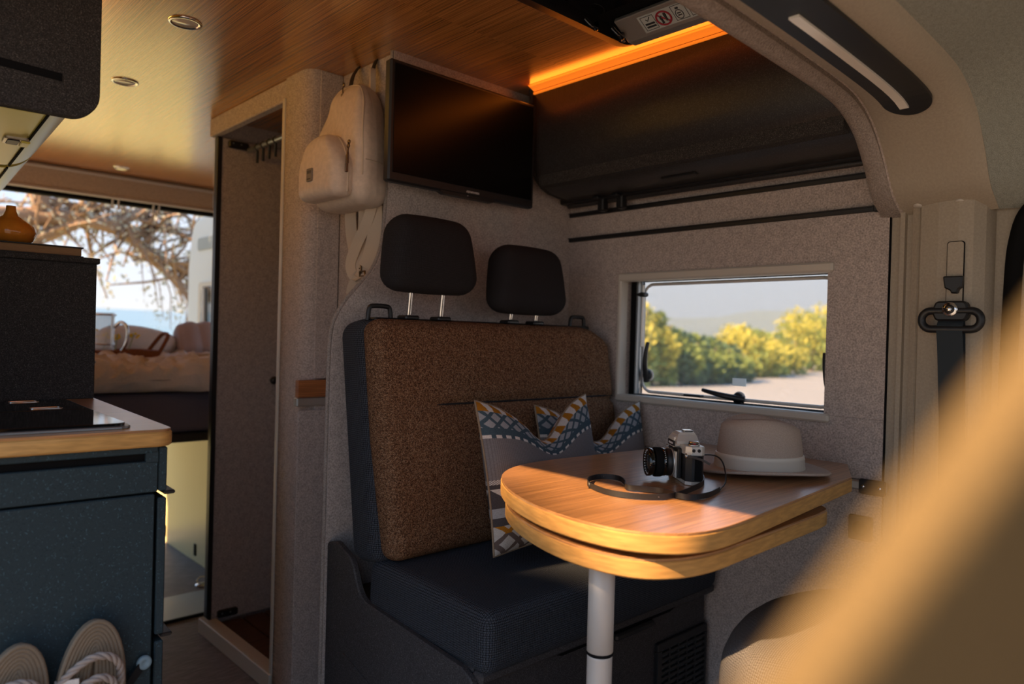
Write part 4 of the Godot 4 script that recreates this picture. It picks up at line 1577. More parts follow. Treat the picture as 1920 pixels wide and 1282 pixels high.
	var st := thing("shoe_strap", P(0.40, 0.5, 1.36), "dark elastic strap with a grey button on the kitchen cabinet end", "strap")
	b = nb()
	band(b, spline([P(0.412, 0.520, 1.364), P(0.385, 0.494, 1.354), P(0.34, 0.462, 1.330), P(0.26, 0.435, 1.318), P(0.16, 0.43, 1.318), P(0.0, 0.44, 1.36)], 6), Vector3.UP, 0.016, 0.002)
	obj("elastic", b, M.black, st)
	b = nb()
	lathe(b, [Vector2(0, 0), Vector2(0.0125, 0), Vector2(0.0125, 0.004), Vector2(0.0105, 0.007), Vector2(0.006, 0.0075), Vector2(0.005, 0.0065), Vector2(0, 0.0065)], 24, turned(P(0.413, 0.520, 1.3675), P(0, 0, -1)))
	obj("button", b, mat(rgb8(128, 152, 164), 0.5), st)

func twisted_rope(b: B, pts: PackedVector3Array, rad: float) -> void:
	var up := Vector3(0.1, 0.2, 1).normalized()
	for s in 3:
		var line := PackedVector3Array()
		var d := 0.0
		for i in pts.size():
			var t := (pts[mini(i + 1, pts.size() - 1)] - pts[maxi(i - 1, 0)]).normalized()
			var u := (up - t * up.dot(t)).normalized()
			var w := t.cross(u)
			if i > 0: d += pts[i].distance_to(pts[i - 1])
			var a := d / (rad * 3.4) * TAU / 2.0 + TAU * s / 3.0
			line.append(pts[i] + (u * cos(a) + w * sin(a)) * rad * 0.5)
		tube(b, line, rad * 0.58, 6)

func sandal(tr: Transform3D, label: String) -> void:
	var t := local_thing("rope_sandal", tr, label, "sandal", "rope sandals on the cabinet end")
	# foot outline in its own plane: y along the foot (toe up), x across, z towards the viewer
	var outline := func(k: float, n: int) -> PackedVector3Array:
		var out := PackedVector3Array()
		for i in n:
			var a := TAU * i / n
			var sy := sin(a)
			var wide := 0.050 - 0.008 * clampf(-sy, 0.0, 1.0)
			out.append(Vector3(cos(a) * wide * k, sy * (0.128 - (1.0 - k) * 0.050), 0.012))
		return out
	var b := nb()
	var flat := PackedVector2Array()
	for p in outline.call(1.02, 36): flat.append(Vector2(p.x, p.y))
	prism(b, "r", flat, -0.008, 0.008, 0.003, true)
	obj("sole", b, M.rope, t)
	b = nb()
	for k in 8:
		twisted_rope_loop(b, outline.call(1.0 - 0.122 * k, 40), 0.0042)
	obj("coiled_insole", b, M.rope, t)
	b = nb()
	var s1 := spline([Vector3(-0.047, 0.035, 0.010), Vector3(-0.034, 0.059, 0.026), Vector3(-0.010, 0.077, 0.034), Vector3(0.016, 0.075, 0.034), Vector3(0.036, 0.055, 0.026), Vector3(0.047, 0.020, 0.010)], 10)
	twisted_rope(b, s1, 0.0062)
	var s2 := spline([Vector3(-0.047, 0.021, 0.010), Vector3(-0.026, 0.031, 0.030), Vector3(0.0, 0.045, 0.038), Vector3(0.022, 0.037, 0.034), Vector3(0.030, 0.019, 0.030), Vector3(0.010, 0.003, 0.036), Vector3(-0.018, 0.009, 0.038), Vector3(-0.034, -0.015, 0.024), Vector3(-0.045, -0.041, 0.010)], 8)
	twisted_rope(b, s2, 0.0062)
	obj("rope_strap", b, M.rope_light, t)
	b = nb()
	band(b, spline([Vector3(-0.050, 0.029, 0.0), Vector3(-0.050, 0.029, 0.012), Vector3(-0.036, 0.035, 0.026), Vector3(-0.024, 0.037, 0.032)], 4), Vector3.UP, 0.022, 0.003)
	obj("side_tab", b, M.linen, t)

func twisted_rope_loop(b: B, pts: PackedVector3Array, rad: float) -> void:
	tube(b, pts, rad, 6, true)

# ---------------------------------------------------------------- bed and rear doors
func build_rear() -> void:
	var b := nb()
	bx(b, -0.10, 1.545, 1.756, 1.872, 4.085, 4.16, 0.012)
	var hd := setting("wall_rear_header", b, M.header_cloth, "padded beige header above the rear door opening")
	for y in [1.762, 1.866]:
		b = nb()
		tube(b, [P(-0.10, y, 4.088), P(1.545, y, 4.088)], 0.010, 8)
		obj("header_piping", b, M.frame, hd)
	b = nb()
	bx(b, -0.10, 1.60, 1.735, 1.757, 4.11, 4.17, 0.006)
	obj("door_seal", b, M.rubber, hd)
	for x in [1.04, 1.235]:
		for k in 2:
			b = nb()
			tube(b, [P(x + 0.028 * k, 1.752, 4.10), P(x + 0.028 * k, 1.712, 4.105)], 0.0045, 6)
			disc(b, P(x + 0.028 * k, 1.712, 4.105), Vector3(0, -1, 0), 0.008, 0.006, 10, 0.001)
			obj("striker_pin", b, M.plastic_white, hd)
	b = nb()
	bx(b, 1.575, 1.90, -0.06, 1.95, 4.12, 4.20, 0.02)
	setting("wall_rear_right", b, M.white_paint, "white rear pillar of the van")
	b = nb()
	bx(b, -0.16, 0.05, -0.06, 1.95, 4.12, 4.20, 0.02)
	setting("wall_rear_left", b, M.white_paint, "white rear pillar behind the kitchen side")
	b = nb()
	bx(b, -0.16, 1.95, 1.872, 1.96, 4.10, 4.22, 0.0)
	setting("wall_rear_top", b, M.white_paint, "white van roof edge above the rear doors")
	# open rear door, swung out square to the van
	var t := thing("rear_door", P(1.73, 0.1, 4.6), "white rear van door standing open behind the bed", "door")
	b = nb()
	var poly := rounded([Vector2(4.22, 0.05), Vector2(4.22, 1.86), Vector2(4.86, 1.80), Vector2(4.93, 1.50), Vector2(4.93, 0.05)], [0.02, 0.05, 0.12, 0.10, 0.05], 6)
	prism(b, "x", poly, 1.705, 1.76, 0.012)
	obj("door_shell", b, M.white_paint, t)
	b = nb()
	prism(b, "x", rrect(4.46, 4.76, 1.60, 1.68, 0.02), 1.700, 1.706, 0.002)
	obj("grip_recess", b, mat(rgb8(150, 156, 156), 0.5), t)
	b = nb()
	prism(b, "x", rrect(4.34, 4.72, 0.80, 1.40, 0.03), 1.696, 1.706, 0.003)
	obj("window_surround", b, M.frame, t)
	b = nb()
	prism(b, "x", rrect(4.37, 4.66, 0.83, 1.37, 0.03), 1.692, 1.698, 0.002)
	obj("window_pane", b, M.dark_glass, t)
	b = nb()
	tube(b, [P(1.685, 1.36, 4.60), P(1.685, 1.06, 4.58)], 0.012, 8)
	obj("window_stay", b, M.plastic_white, t)
	b = nb()
	bx(b, 1.672, 1.692, 1.03, 1.075, 4.54, 4.62, 0.006)
	obj("stay_foot", b, M.plastic_white, t)
	# bed platform, mattress
	t = thing("bed", P(1.05, 0.66, 3.5), "raised bed with a dark grey mattress across the rear", "bed")
	b = nb()
	bx(b, 0.05, 1.825, 0.655, 0.690, 3.00, 4.07, 0.004)
	obj("bed_board", b, M.black, t)
	b = nb()
	soft(b, Vector3(0.87, 0.082, 0.525), 0.03, 6, Transform3D(Basis(), P(0.945, 0.772, 3.53)))
	obj("mattress", b, M.mattress, t)
	var nz := noise(2.6, 31, 2)
	var nz2 := noise(4.2, 33, 2)
	b = nb()
	soft(b, Vector3(0.86, 0.052, 0.54), 0.046, 64, Transform3D(Basis(), P(0.955, 0.914, 3.515)), func(p: Vector3):
		var k := nz.get_noise_3d(p.x * 1.2, 0.0, p.z * 1.4)
		var f := nz2.get_noise_3d(p.x * 1.7 + 1.4 * k, 0.0, p.z * 0.9 + 1.2 * k)
		var fold := pow(1.0 - minf(1.0, absf(f) * 3.2), 1.5)
		var tray := smoothstep(0.0, 0.10, maxf(absf(p.x + 0.08) - 0.23, absf(p.z + 0.05) - 0.16))      # pressed flat under the tray
		if p.y > 0.0: p.y += (0.030 * k + 0.034 * fold) * tray - 0.010 * (1.0 - tray)
		else: p.y += 0.012 * k
		if p.z > 0.49:
			var hang := (p.z - 0.49) / 0.05
			p.z += hang * (0.030 * fold + 0.028 * k)
			p.y -= hang * 0.022 * (0.6 + 1.5 * k)
		return p)
	tag(obj("duvet", b, M.linen), "crumpled cream linen duvet spread on the bed", "duvet")
	# pillows
	var pt := local_thing("channel_cushion", Transform3D(Basis.from_euler(Vector3(-0.5, -0.1, 0.05)), P(1.47, 1.045, 3.86)), "dusty pink cushion with sewn vertical channels on the bed", "cushion")
	b = nb()
	soft(b, Vector3(0.185, 0.095, 0.06), 0.05, 36, Transform3D(), func(p: Vector3):
		p.z += 0.010 * absf(sin(p.x * 42.0)) * signf(p.z)
		p.y += 0.006 * absf(sin(p.x * 42.0)) * signf(p.y)
		return p)
	obj("cover", b, M.linen_pink, pt)
	b = nb()
	soft(b, Vector3(0.20, 0.075, 0.10), 0.07, 14, Transform3D(Basis.from_euler(Vector3(-0.3, 0.25, -0.12)), P(1.10, 1.03, 3.90)), func(p: Vector3):
		p.y *= 1.0 - 0.45 * pow(absf(p.x) / 0.2, 2.0)
		return p)
	tag(obj("linen_pillow", b, M.linen), "beige linen pillow lying behind the wicker tray", "pillow")
	# wicker tray
	t = thing("wicker_tray", P(0.90, 0.95, 3.58), "brown wicker tray with handles standing on the duvet", "tray")
	b = nb()
	bx(b, 0.66, 1.085, 0.962, 0.972, 3.46, 3.70, 0.003)
	obj("tray_floor", b, M.wicker, t)
	for s in [[0.66, 1.085, 3.455, 3.468], [0.66, 1.085, 3.692, 3.705], [0.66, 0.673, 3.468, 3.692], [1.072, 1.085, 3.468, 3.692]]:
		b = nb()
		bx(b, s[0], s[1], 0.965, 1.006, s[2], s[3], 0.004)
		obj("tray_side", b, M.wicker, t)
	for x in [0.66, 1.086]:
		b = nb()
		var o := 0.055 * signf(x - 0.8)
		tube(b, spline([P(x, 0.985, 3.50), P(x + o * 0.4, 1.02, 3.505), P(x + o, 1.072, 3.54), P(x + o, 1.076, 3.62), P(x + o * 0.4, 1.02, 3.655), P(x, 0.985, 3.66)], 6), 0.009, 8)
		obj("tray_handle", b, M.wicker, t)
	# glass coffee press
	t = thing("coffee_press", P(0.885, 0.972, 3.60), "glass coffee press with a chrome frame on the wicker tray", "jug")
	b = nb()
	lathe(b, [Vector2(0, 0.0), Vector2(0.046, 0.0), Vector2(0.048, 0.004), Vector2(0.048, 0.195), Vector2(0.0455, 0.195), Vector2(0.0455, 0.006), Vector2(0, 0.006)], 32, Transform3D(Basis(), P(0.885, 0.974, 3.60)))
	obj("beaker", b, M.clear, t)
	for y in [0.002, 0.055, 0.185]:
		b = nb()
		var loop := PackedVector3Array()
		for k in 28: loop.append(P(0.885 + 0.0505 * cos(TAU * k / 28), 0.974 + y, 3.60 + 0.0505 * sin(TAU * k / 28)))
		tube(b, loop, 0.004, 6, true)
		obj("frame_ring", b, M.chrome, t)
	for k in 4:
		var a := TAU * k / 4 + 0.5
		b = nb()
		tube(b, [P(0.885 + 0.051 * cos(a), 0.974, 3.60 + 0.051 * sin(a)), P(0.885 + 0.051 * cos(a), 1.165, 3.60 + 0.051 * sin(a))], 0.003, 6)
		obj("frame_bar", b, M.chrome, t)
	b = nb()
	var hx := 0.729
	var hz := -0.684
	tube(b, spline([P(0.885 + 0.050 * hx, 1.105, 3.60 + 0.050 * hz), P(0.885 + 0.080 * hx, 1.128, 3.60 + 0.080 * hz), P(0.885 + 0.108 * hx, 1.105, 3.60 + 0.108 * hz), P(0.885 + 0.108 * hx, 1.05, 3.60 + 0.108 * hz), P(0.885 + 0.085 * hx, 1.0, 3.60 + 0.085 * hz), P(0.885 + 0.052 * hx, 0.985, 3.60 + 0.052 * hz)], 6), 0.0075, 10)
	obj("handle", b, M.chrome, t)
	# sprigs of yellow flowers behind it
	for k in 5:
		var ft := thing("yellow_flower", P(0.80 + 0.05 * k, 0.972, 3.66), "thin yellow wildflower sprig behind the coffee press on the tray", "flower", "wildflowers on the tray")
		b = nb()
		var top := P(0.80 + 0.055 * k + rng.randf() * 0.02, 1.06 + 0.03 * rng.randf(), 3.67 + 0.02 * rng.randf())
		tube(b, [P(0.80 + 0.05 * k, 0.972, 3.66), top], 0.0018, 5)
		obj("stem", b, M.leaf_b, ft)
		b = nb()
		for j in 7:
			var c := top + Vector3(rng.randf() - 0.5, rng.randf() - 0.7, rng.randf() - 0.5) * 0.04
			lathe(b, [Vector2(0, -0.006), Vector2(0.007, -0.001), Vector2(0.005, 0.005), Vector2(0, 0.006)], 6, Transform3D(Basis(), c))
		obj("petals", b, M.petal, ft)
	# storage space under the bed
	b = nb()
	bx(b, 1.285, 1.31, 0.0, 0.655, 2.76, 4.12, 0.002)
	var w := setting("wall_storage", b, M.cream_panel, "glossy cream panel of the storage space under the bed")
	for r in [3.52, 3.95]:
		b = nb()
		bx(b, 1.281, 1.286, 0.03, 0.085, r, r + 0.025, 0.001)
		obj("slot", b, M.rubber, w)
	b = nb()
	bx(b, 0.45, 1.285, 0.0, 0.006, 2.86, 3.12, 0.002)
	setting("trim_5", b, mat(rgb8(150, 162, 168), 0.4, 0.2), "pale metal floor plate at the foot of the bed")
	b = nb()
	bx(b, 0.45, 1.285, 0.0, 0.010, 2.846, 2.860, 0.001)
	setting("trim_6", b, M.rubber, "black floor joint strip before the bed")
	t = thing("lashing_ring", P(1.19, 0.0, 3.19), "chrome lashing ring on the floor under the bed", "ring")
	b = nb()
	disc(b, P(1.19, 0.0, 3.19), Vector3.UP, 0.026, 0.008, 20, 0.003)
	obj("ring_base", b, M.chrome, t)
	b = nb()
	var lp := PackedVector3Array()
	for k in 20: lp.append(P(1.19 + 0.02 * cos(TAU * k / 20), 0.022 + 0.012 * sin(TAU * k / 20), 3.19 + 0.008 * sin(TAU * k / 20)))
	tube(b, lp, 0.004, 6, true)
	obj("ring_loop", b, M.chrome, t)

# ---------------------------------------------------------------- hat, camera, backpack
func build_small_things() -> void:
	build_hat()
	build_photo_camera()
	build_backpack()

func build_hat() -> void:
	var turn := Basis(Vector3.UP, -0.75)
	var t := local_thing("felt_hat", Transform3D(turn, P(1.535, 0.8205, 0.812)), "beige felt fedora with a pale ribbon lying on the table", "hat")
	var nu := 64
	# side, then the pinched top; the shape is given as radius factors round the head
	var ring := func(rx: float, rz: float, y: Callable) -> PackedVector3Array:
		var out := PackedVector3Array()
		for k in nu:
			var a := TAU * k / nu
			out.append(Vector3(cos(a) * rx, y.call(a), sin(a) * rz))
		return out
	var brim_y := func(a: float) -> float: return 0.004 + 0.016 * pow(absf(sin(a)), 2.0) * 0.8 - 0.0
	var rings := []
	rings.append(ring.call(0.150, 0.132, brim_y))
	rings.append(ring.call(0.1535, 0.1345, func(a): return brim_y.call(a) + 0.004))
	rings.append(ring.call(0.150, 0.131, func(a): return brim_y.call(a) + 0.0065))
	rings.append(ring.call(0.128, 0.112, func(a): return 0.0075 + 0.5 * brim_y.call(a)))
	rings.append(ring.call(0.106, 0.089, func(a): return 0.0095))
	rings.append(ring.call(0.098, 0.081, func(a): return 0.014))
	rings.append(ring.call(0.0955, 0.079, func(a): return 0.030))
	rings.append(ring.call(0.0930, 0.0770, func(a): return 0.055))
	rings.append(ring.call(0.0895, 0.0742, func(a): return 0.082))
	rings.append(ring.call(0.0855, 0.0708, func(a): return 0.102 - 0.003 * cos(a)))
	rings.append(ring.call(0.0805, 0.0662, func(a): return 0.1125 - 0.003 * cos(a) - 0.006 * pow(cos(a), 2.0)))
	rings.append(ring.call(0.0735, 0.0600, func(a): return 0.1205 - 0.004 * cos(a) - 0.009 * pow(cos(a), 2.0)))
	rings.append(ring.call(0.066, 0.0525, func(a): return 0.1245 - 0.004 * cos(a) - 0.010 * pow(cos(a), 2.0)))
	for k in 5:
		var f := 1.0 - (k + 1) / 5.5
		rings.append(ring.call(0.066 * f, 0.0525 * f, func(a):
			var z := absf(sin(a)) * f
			return 0.1245 - 0.004 * cos(a) * f - 0.010 * pow(cos(a) * f, 2.0) - 0.030 * (1.0 - pow(z, 1.4)) * (1.0 - pow(1.0 - (1.0 - f), 6.0) * 0.6)))
	var b := nb()
	var g := grp()
	for i in rings.size() - 1:
		for k in nu:
			var l := (k + 1) % nu
			b.q(rings[i][k], rings[i][l], rings[i + 1][l], rings[i + 1][k], g)
	var top := Vector3.ZERO
	for p in rings[-1]: top += p / nu
	for k in nu: b.t(rings[-1][k], rings[-1][(k + 1) % nu], top, g)
	var under := PackedVector3Array()
	for p in rings[0]: under.append(Vector3(p.x * 0.66, 0.006, p.z * 0.62))
	for k in nu:
		var l := (k + 1) % nu
		b.q(rings[0][l], rings[0][k], under[k], under[l], g)
		b.t(under[l], under[k], Vector3(0, 0.006, 0))
	b.fix(0)
	obj("felt_body", b, M.hat, t)
	b = nb()
	g = grp()
	var rows := []
	for q in [[0.0992, 0.0822, 0.0125], [0.1000, 0.0830, 0.014], [0.0985, 0.0815, 0.0235], [0.0992, 0.0822, 0.0245], [0.0976, 0.0806, 0.033], [0.0984, 0.0814, 0.034], [0.0968, 0.0798, 0.0425], [0.0958, 0.0788, 0.0435]]:
		rows.append(ring.call(q[0], q[1], func(a): return q[2]))
	for i in rows.size() - 1:
		for k in nu:
			var l := (k + 1) % nu
			b.q(rows[i][k], rows[i][l], rows[i + 1][l], rows[i + 1][k], g)
	for k in nu:
		var l := (k + 1) % nu
		var a0: Vector3 = rows[0][k] * Vector3(0.93, 1, 0.93)
		var a1: Vector3 = rows[0][l] * Vector3(0.93, 1, 0.93)
		var c0: Vector3 = rows[-1][k] * Vector3(0.93, 1, 0.93)
		var c1: Vector3 = rows[-1][l] * Vector3(0.93, 1, 0.93)
		b.q(rows[0][l], rows[0][k], a0, a1, g)
		b.q(rows[-1][k], rows[-1][l], c1, c0, g)
		b.q(a0, c0, c1, a1, g)
	b.fix(0)
	obj("ribbon_band", b, M.ribbon, t)

func build_photo_camera() -> void:
	var z := Vector3(-0.776, 0, -0.628).normalized()
	var y := Vector3.UP
	var x := y.cross(z)
	var t := local_thing("film_camera", Transform3D(Basis(x, y, z), P(1.318, 0.8207, 0.863)), "silver and black film camera with a leather strap on the table", "camera")
	var plan := func(hx: float, hz: float, c: float) -> PackedVector2Array:
		# (x, -z) outline with cut corners
		return PackedVector2Array([Vector2(-hx + c, -hz), Vector2(hx - c, -hz), Vector2(hx, -hz + c), Vector2(hx, hz - c * 0.7), Vector2(hx - c * 0.7, hz), Vector2(-hx + c * 0.7, hz), Vector2(-hx, hz - c * 0.7), Vector2(-hx, -hz + c)])
	var b := nb()
	prism(b, "y", plan.call(0.068, 0.0185, 0.010), 0.0, 0.0075, 0.001)
	obj("base_plate", b, M.silver, t)
	b = nb()
	prism(b, "y", plan.call(0.0676, 0.0180, 0.010), 0.0075, 0.060)
	obj("leather_body", b, M.black, t)
	b = nb()
	prism(b, "y", plan.call(0.0685, 0.0190, 0.010), 0.060, 0.0785, 0.0012)
	obj("top_plate", b, M.silver, t)
	# front mount housing
	b = nb()
	bx(b, -0.034, 0.034, 0.008, 0.070, -0.027, -0.018, 0.002)
	obj("mirror_box", b, M.black, t)
	b = nb()
	bx(b, -0.030, 0.030, 0.008, 0.062, -0.030, -0.027, 0.001)
	obj("mount_plate", b, M.silver, t)
	# prism hump: lofted block
	b = nb()
	prism(b, "x", PackedVector2Array([Vector2(-0.031, 0.070), Vector2(0.017, 0.070), Vector2(0.017, 0.090), Vector2(0.008, 0.099), Vector2(-0.014, 0.099), Vector2(-0.030, 0.090)]), -0.017, 0.017, 0.002)
	var i0 := b.v.size()
	var hump := [[0.033, -0.029, 0.018, 0.0785], [0.031, -0.029, 0.018, 0.084], [0.020, -0.024, 0.015, 0.096], [0.017, -0.018, 0.012, 0.1005]]
	for i in hump.size() - 1:
		var h: Array = hump[i]
		var j: Array = hump[i + 1]
		var a := [Vector3(-h[0], h[3], -h[2]), Vector3(h[0], h[3], -h[2]), Vector3(h[0], h[3], -h[1]), Vector3(-h[0], h[3], -h[1])]
		var c := [Vector3(-j[0], j[3], -j[2]), Vector3(j[0], j[3], -j[2]), Vector3(j[0], j[3], -j[1]), Vector3(-j[0], j[3], -j[1])]
		for k in 4: b.q(a[k], a[(k + 1) % 4], c[(k + 1) % 4], c[k])
	var e: Array = hump[-1]
	b.q(Vector3(-e[0], e[3], -e[2]), Vector3(e[0], e[3], -e[2]), Vector3(e[0], e[3], -e[1]), Vector3(-e[0], e[3], -e[1]))
	var f: Array = hump[0]
	b.q(Vector3(-f[0], f[3], -f[1]), Vector3(f[0], f[3], -f[1]), Vector3(f[0], f[3], -f[2]), Vector3(-f[0], f[3], -f[2]))
	b.fix(i0)
	obj("prism_housing", b, M.silver, t)
	b = nb()
	bx(b, -0.010, 0.010, 0.1005, 0.104, -0.008, 0.012, 0.0015)
	obj("accessory_shoe", b, M.chrome, t)
	b = nb()
	bx(b, -0.022, 0.022, 0.072, 0.083, -0.0322, -0.0295, 0.0008)
	var np := obj("name_plate", b, M.black, t)
	for k in 4:
		b = nb()
		bx(b, -0.014 + 0.0075 * k, -0.0095 + 0.0075 * k, 0.0755, 0.0795, -0.0328, -0.0320, 0.0)
		obj("letter_mark", b, M.print_white, np)
	# lens
	var lt := turned(Vector3(0, 0.036, 0.0290), Vector3(0, 0, 1)) * Transform3D(Basis.from_scale(Vector3(0.97, 0.94, 0.97)), Vector3.ZERO)
	for q in [["lens_mount_ring", M.alu, [Vector2(0, 0), Vector2(0.0305, 0), Vector2(0.0305, 0.004), Vector2(0, 0.004)]],
			["aperture_ring", M.black, [Vector2(0, 0.004), Vector2(0.0285, 0.004), Vector2(0.0290, 0.006), Vector2(0.0290, 0.013), Vector2(0.0275, 0.014), Vector2(0.0275, 0.018), Vector2(0, 0.018)]],
			["distance_ring", M.black_gloss, [Vector2(0, 0.018), Vector2(0.0300, 0.018), Vector2(0.0300, 0.026), Vector2(0, 0.026)]],
			["focus_ring", M.rubber, [Vector2(0, 0.026), Vector2(0.0312, 0.026), Vector2(0.0318, 0.028), Vector2(0.0318, 0.040), Vector2(0.0312, 0.042), Vector2(0, 0.042)]],
			["front_ring", M.black_gloss, [Vector2(0, 0.042), Vector2(0.0290, 0.042), Vector2(0.0290, 0.048), Vector2(0.0302, 0.050), Vector2(0.0302, 0.058), Vector2(0.0285, 0.058), Vector2(0.0200, 0.050), Vector2(0, 0.050)]],
			["front_glass", M.dark_glass, [Vector2(0, 0.0500), Vector2(0.0195, 0.0500), Vector2(0.015, 0.0535), Vector2(0.008, 0.0552), Vector2(0, 0.0556)]]]:
		b = nb()
		lathe(b, q[2], 36, lt)
		obj(q[0], b, q[1], t)
	var fr: Node3D = t.get_node("front_ring")
	for k in 14:
		var a := PI * 0.55 + PI * 1.0 * k / 13.0
		b = nb()
		var c := Vector3(cos(a) * 0.0248, 0.036 + sin(a) * 0.0248, 0.0290 + 0.0519)
		bx(b, c.x - 0.0011, c.x + 0.0011, c.y - 0.0011, c.y + 0.0011, -c.z - 0.0006, -c.z + 0.0012, 0.0)
		obj("ring_print", b, M.print_white, fr)
	var dr: Node3D = t.get_node("distance_ring")
	for k in 6:
		var a := PI * 0.05 + 0.16 * k
		b = nb()
		disc(b, Vector3(cos(a) * 0.0299, 0.036 + sin(a) * 0.0299, 0.029 + 0.0208), Vector3(cos(a), sin(a), 0), 0.0012, 0.0004, 6, 0.0001)
		obj("scale_mark", b, M.print_white, dr)
	# dials at the near end, sockets, strap lugs
	b = nb()
	lathe(b, [Vector2(0, 0.0785), Vector2(0.0125, 0.0785), Vector2(0.0125, 0.081), Vector2(0.0100, 0.0815), Vector2(0.0100, 0.0865), Vector2(0.0085, 0.0875), Vector2(0, 0.0875)], 28, Transform3D(Basis(), Vector3(0.050, 0, 0.0)))
	var dial := obj("rewind_dial", b, M.chrome, t)
	b = nb()
	disc(b, Vector3(0.050, 0.0815, 0), Vector3.UP, 0.0104, 0.0028, 28, 0.0003)
	obj("dial_band", b, M.black, dial)
	b = nb()
	bx(b, 0.0575, 0.0612, 0.0818, 0.0842, -0.004, 0.001, 0.0)
	obj("red_mark", b, M.red, dial)
	b = nb()
	lathe(b, [Vector2(0, 0.0785), Vector2(0.0110, 0.0785), Vector2(0.0110, 0.0855), Vector2(0, 0.0862)], 24, Transform3D(Basis(), Vector3(-0.046, 0, 0.0)))
	obj("speed_dial", b, M.chrome, t)
	for dz in [-0.0055, 0.0055]:
		b = nb()
		lathe(b, [Vector2(0.0014, 0.0), Vector2(0.0034, 0.0), Vector2(0.0034, 0.0016), Vector2(0.0014, 0.0016)], 14, turned(Vector3(0.0683, 0.0705, dz), Vector3(1, 0, 0)))
		disc(b, Vector3(0.0680, 0.0705, dz), Vector3(1, 0, 0), 0.0016, 0.0008, 10, 0.0001)
		obj("flash_socket", b, M.black, t)
	for sx in [-1.0, 1.0]:
		b = nb()
		var lp := PackedVector3Array()
		for k in 14: lp.append(Vector3(sx * 0.0665 + 0.0045 * cos(TAU * k / 14) * sx, 0.060 + 0.0045 * sin(TAU * k / 14), 0.020))
		tube(b, lp, 0.0011, 6, true)
		obj("strap_ring", b, M.chrome, t)
	# film door ribs on the near end
	b = nb()
	bx(b, 0.0672, 0.0690, 0.010, 0.058, -0.002, 0.0125, 0.001)
	obj("film_door_edge", b, M.rubber, t)
	# strap (in van coordinates, so undo the turn)
	var inv := t.transform.affine_inverse()
	var raw := [[1.300, 0.838, 0.900], [1.345, 0.832, 0.872], [1.350, 0.827, 0.842], [1.286, 0.826, 0.800], [1.212, 0.826, 0.780], [1.146, 0.826, 0.768], [1.105, 0.826, 0.778], [1.072, 0.826, 0.815], [1.062, 0.826, 0.863], [1.080, 0.826, 0.918], [1.107, 0.826, 0.950], [1.140, 0.826, 0.968], [1.175, 0.826, 0.965], [1.186, 0.826, 0.934], [1.160, 0.826, 0.898], [1.124, 0.827, 0.866], [1.136, 0.827, 0.838], [1.150, 0.827, 0.805], [1.142, 0.827, 0.768], [1.152, 0.826, 0.740], [1.203, 0.825, 0.735], [1.27, 0.8235, 0.752]]
	var pts := []
	var up := PackedVector3Array()
	for p in raw: pts.append(inv * P(p[0], p[1] + 0.0005, p[2]))
	var path := spline(pts, 5)
	for i in path.size(): up.append(Vector3.UP)
	b = nb()
	band(b, path, up, 0.0105, 0.0016)
	var strap := obj("leather_strap", b, M.black, t)
	b = nb()
	var cord := []
	for p in [[1.27, 0.8235, 0.752], [1.330, 0.828, 0.775], [1.372, 0.845, 0.802], [1.375, 0.862, 0.812], [1.350, 0.874, 0.812], [1.310, 0.880, 0.812]]: cord.append(inv * P(p[0], p[1], p[2]))
	cord.append(Vector3(0.071, 0.060, 0.020))
	tube(b, spline(cord, 6), 0.0016, 6)
	obj("strap_cord", b, M.black, t)
	b = nb()
	var tail := []
	tail = [Vector3(0.0705, 0.060, 0.020), Vector3(0.0745, 0.0585, 0.010), Vector3(0.080, 0.054, -0.008), Vector3(0.088, 0.047, -0.022)]
	band(b, spline(tail, 5), Vector3.UP, 0.0045, 0.0016)
	obj("strap_tail", b, M.black, t)
	for i in [12, 30, 46, 60]:
		b = nb()
		var q := path[i]
		lathe(b, [Vector2(0, -0.0014), Vector2(0.0012, 0.0), Vector2(0, 0.0014)], 8, Transform3D(Basis(), q))
		obj("strap_rivet", b, M.chrome, strap)
	b = nb()
	var kp: Vector3 = inv * P(1.083, 0.826, 0.923)
	lathe(b, [Vector2(0, -0.0065), Vector2(0.0032, -0.0065), Vector2(0.0032, 0.0065), Vector2(0, 0.0065)], 4, Transform3D(Basis(Vector3.UP, 0.4), kp))
	obj("strap_keeper", b, M.black, strap)

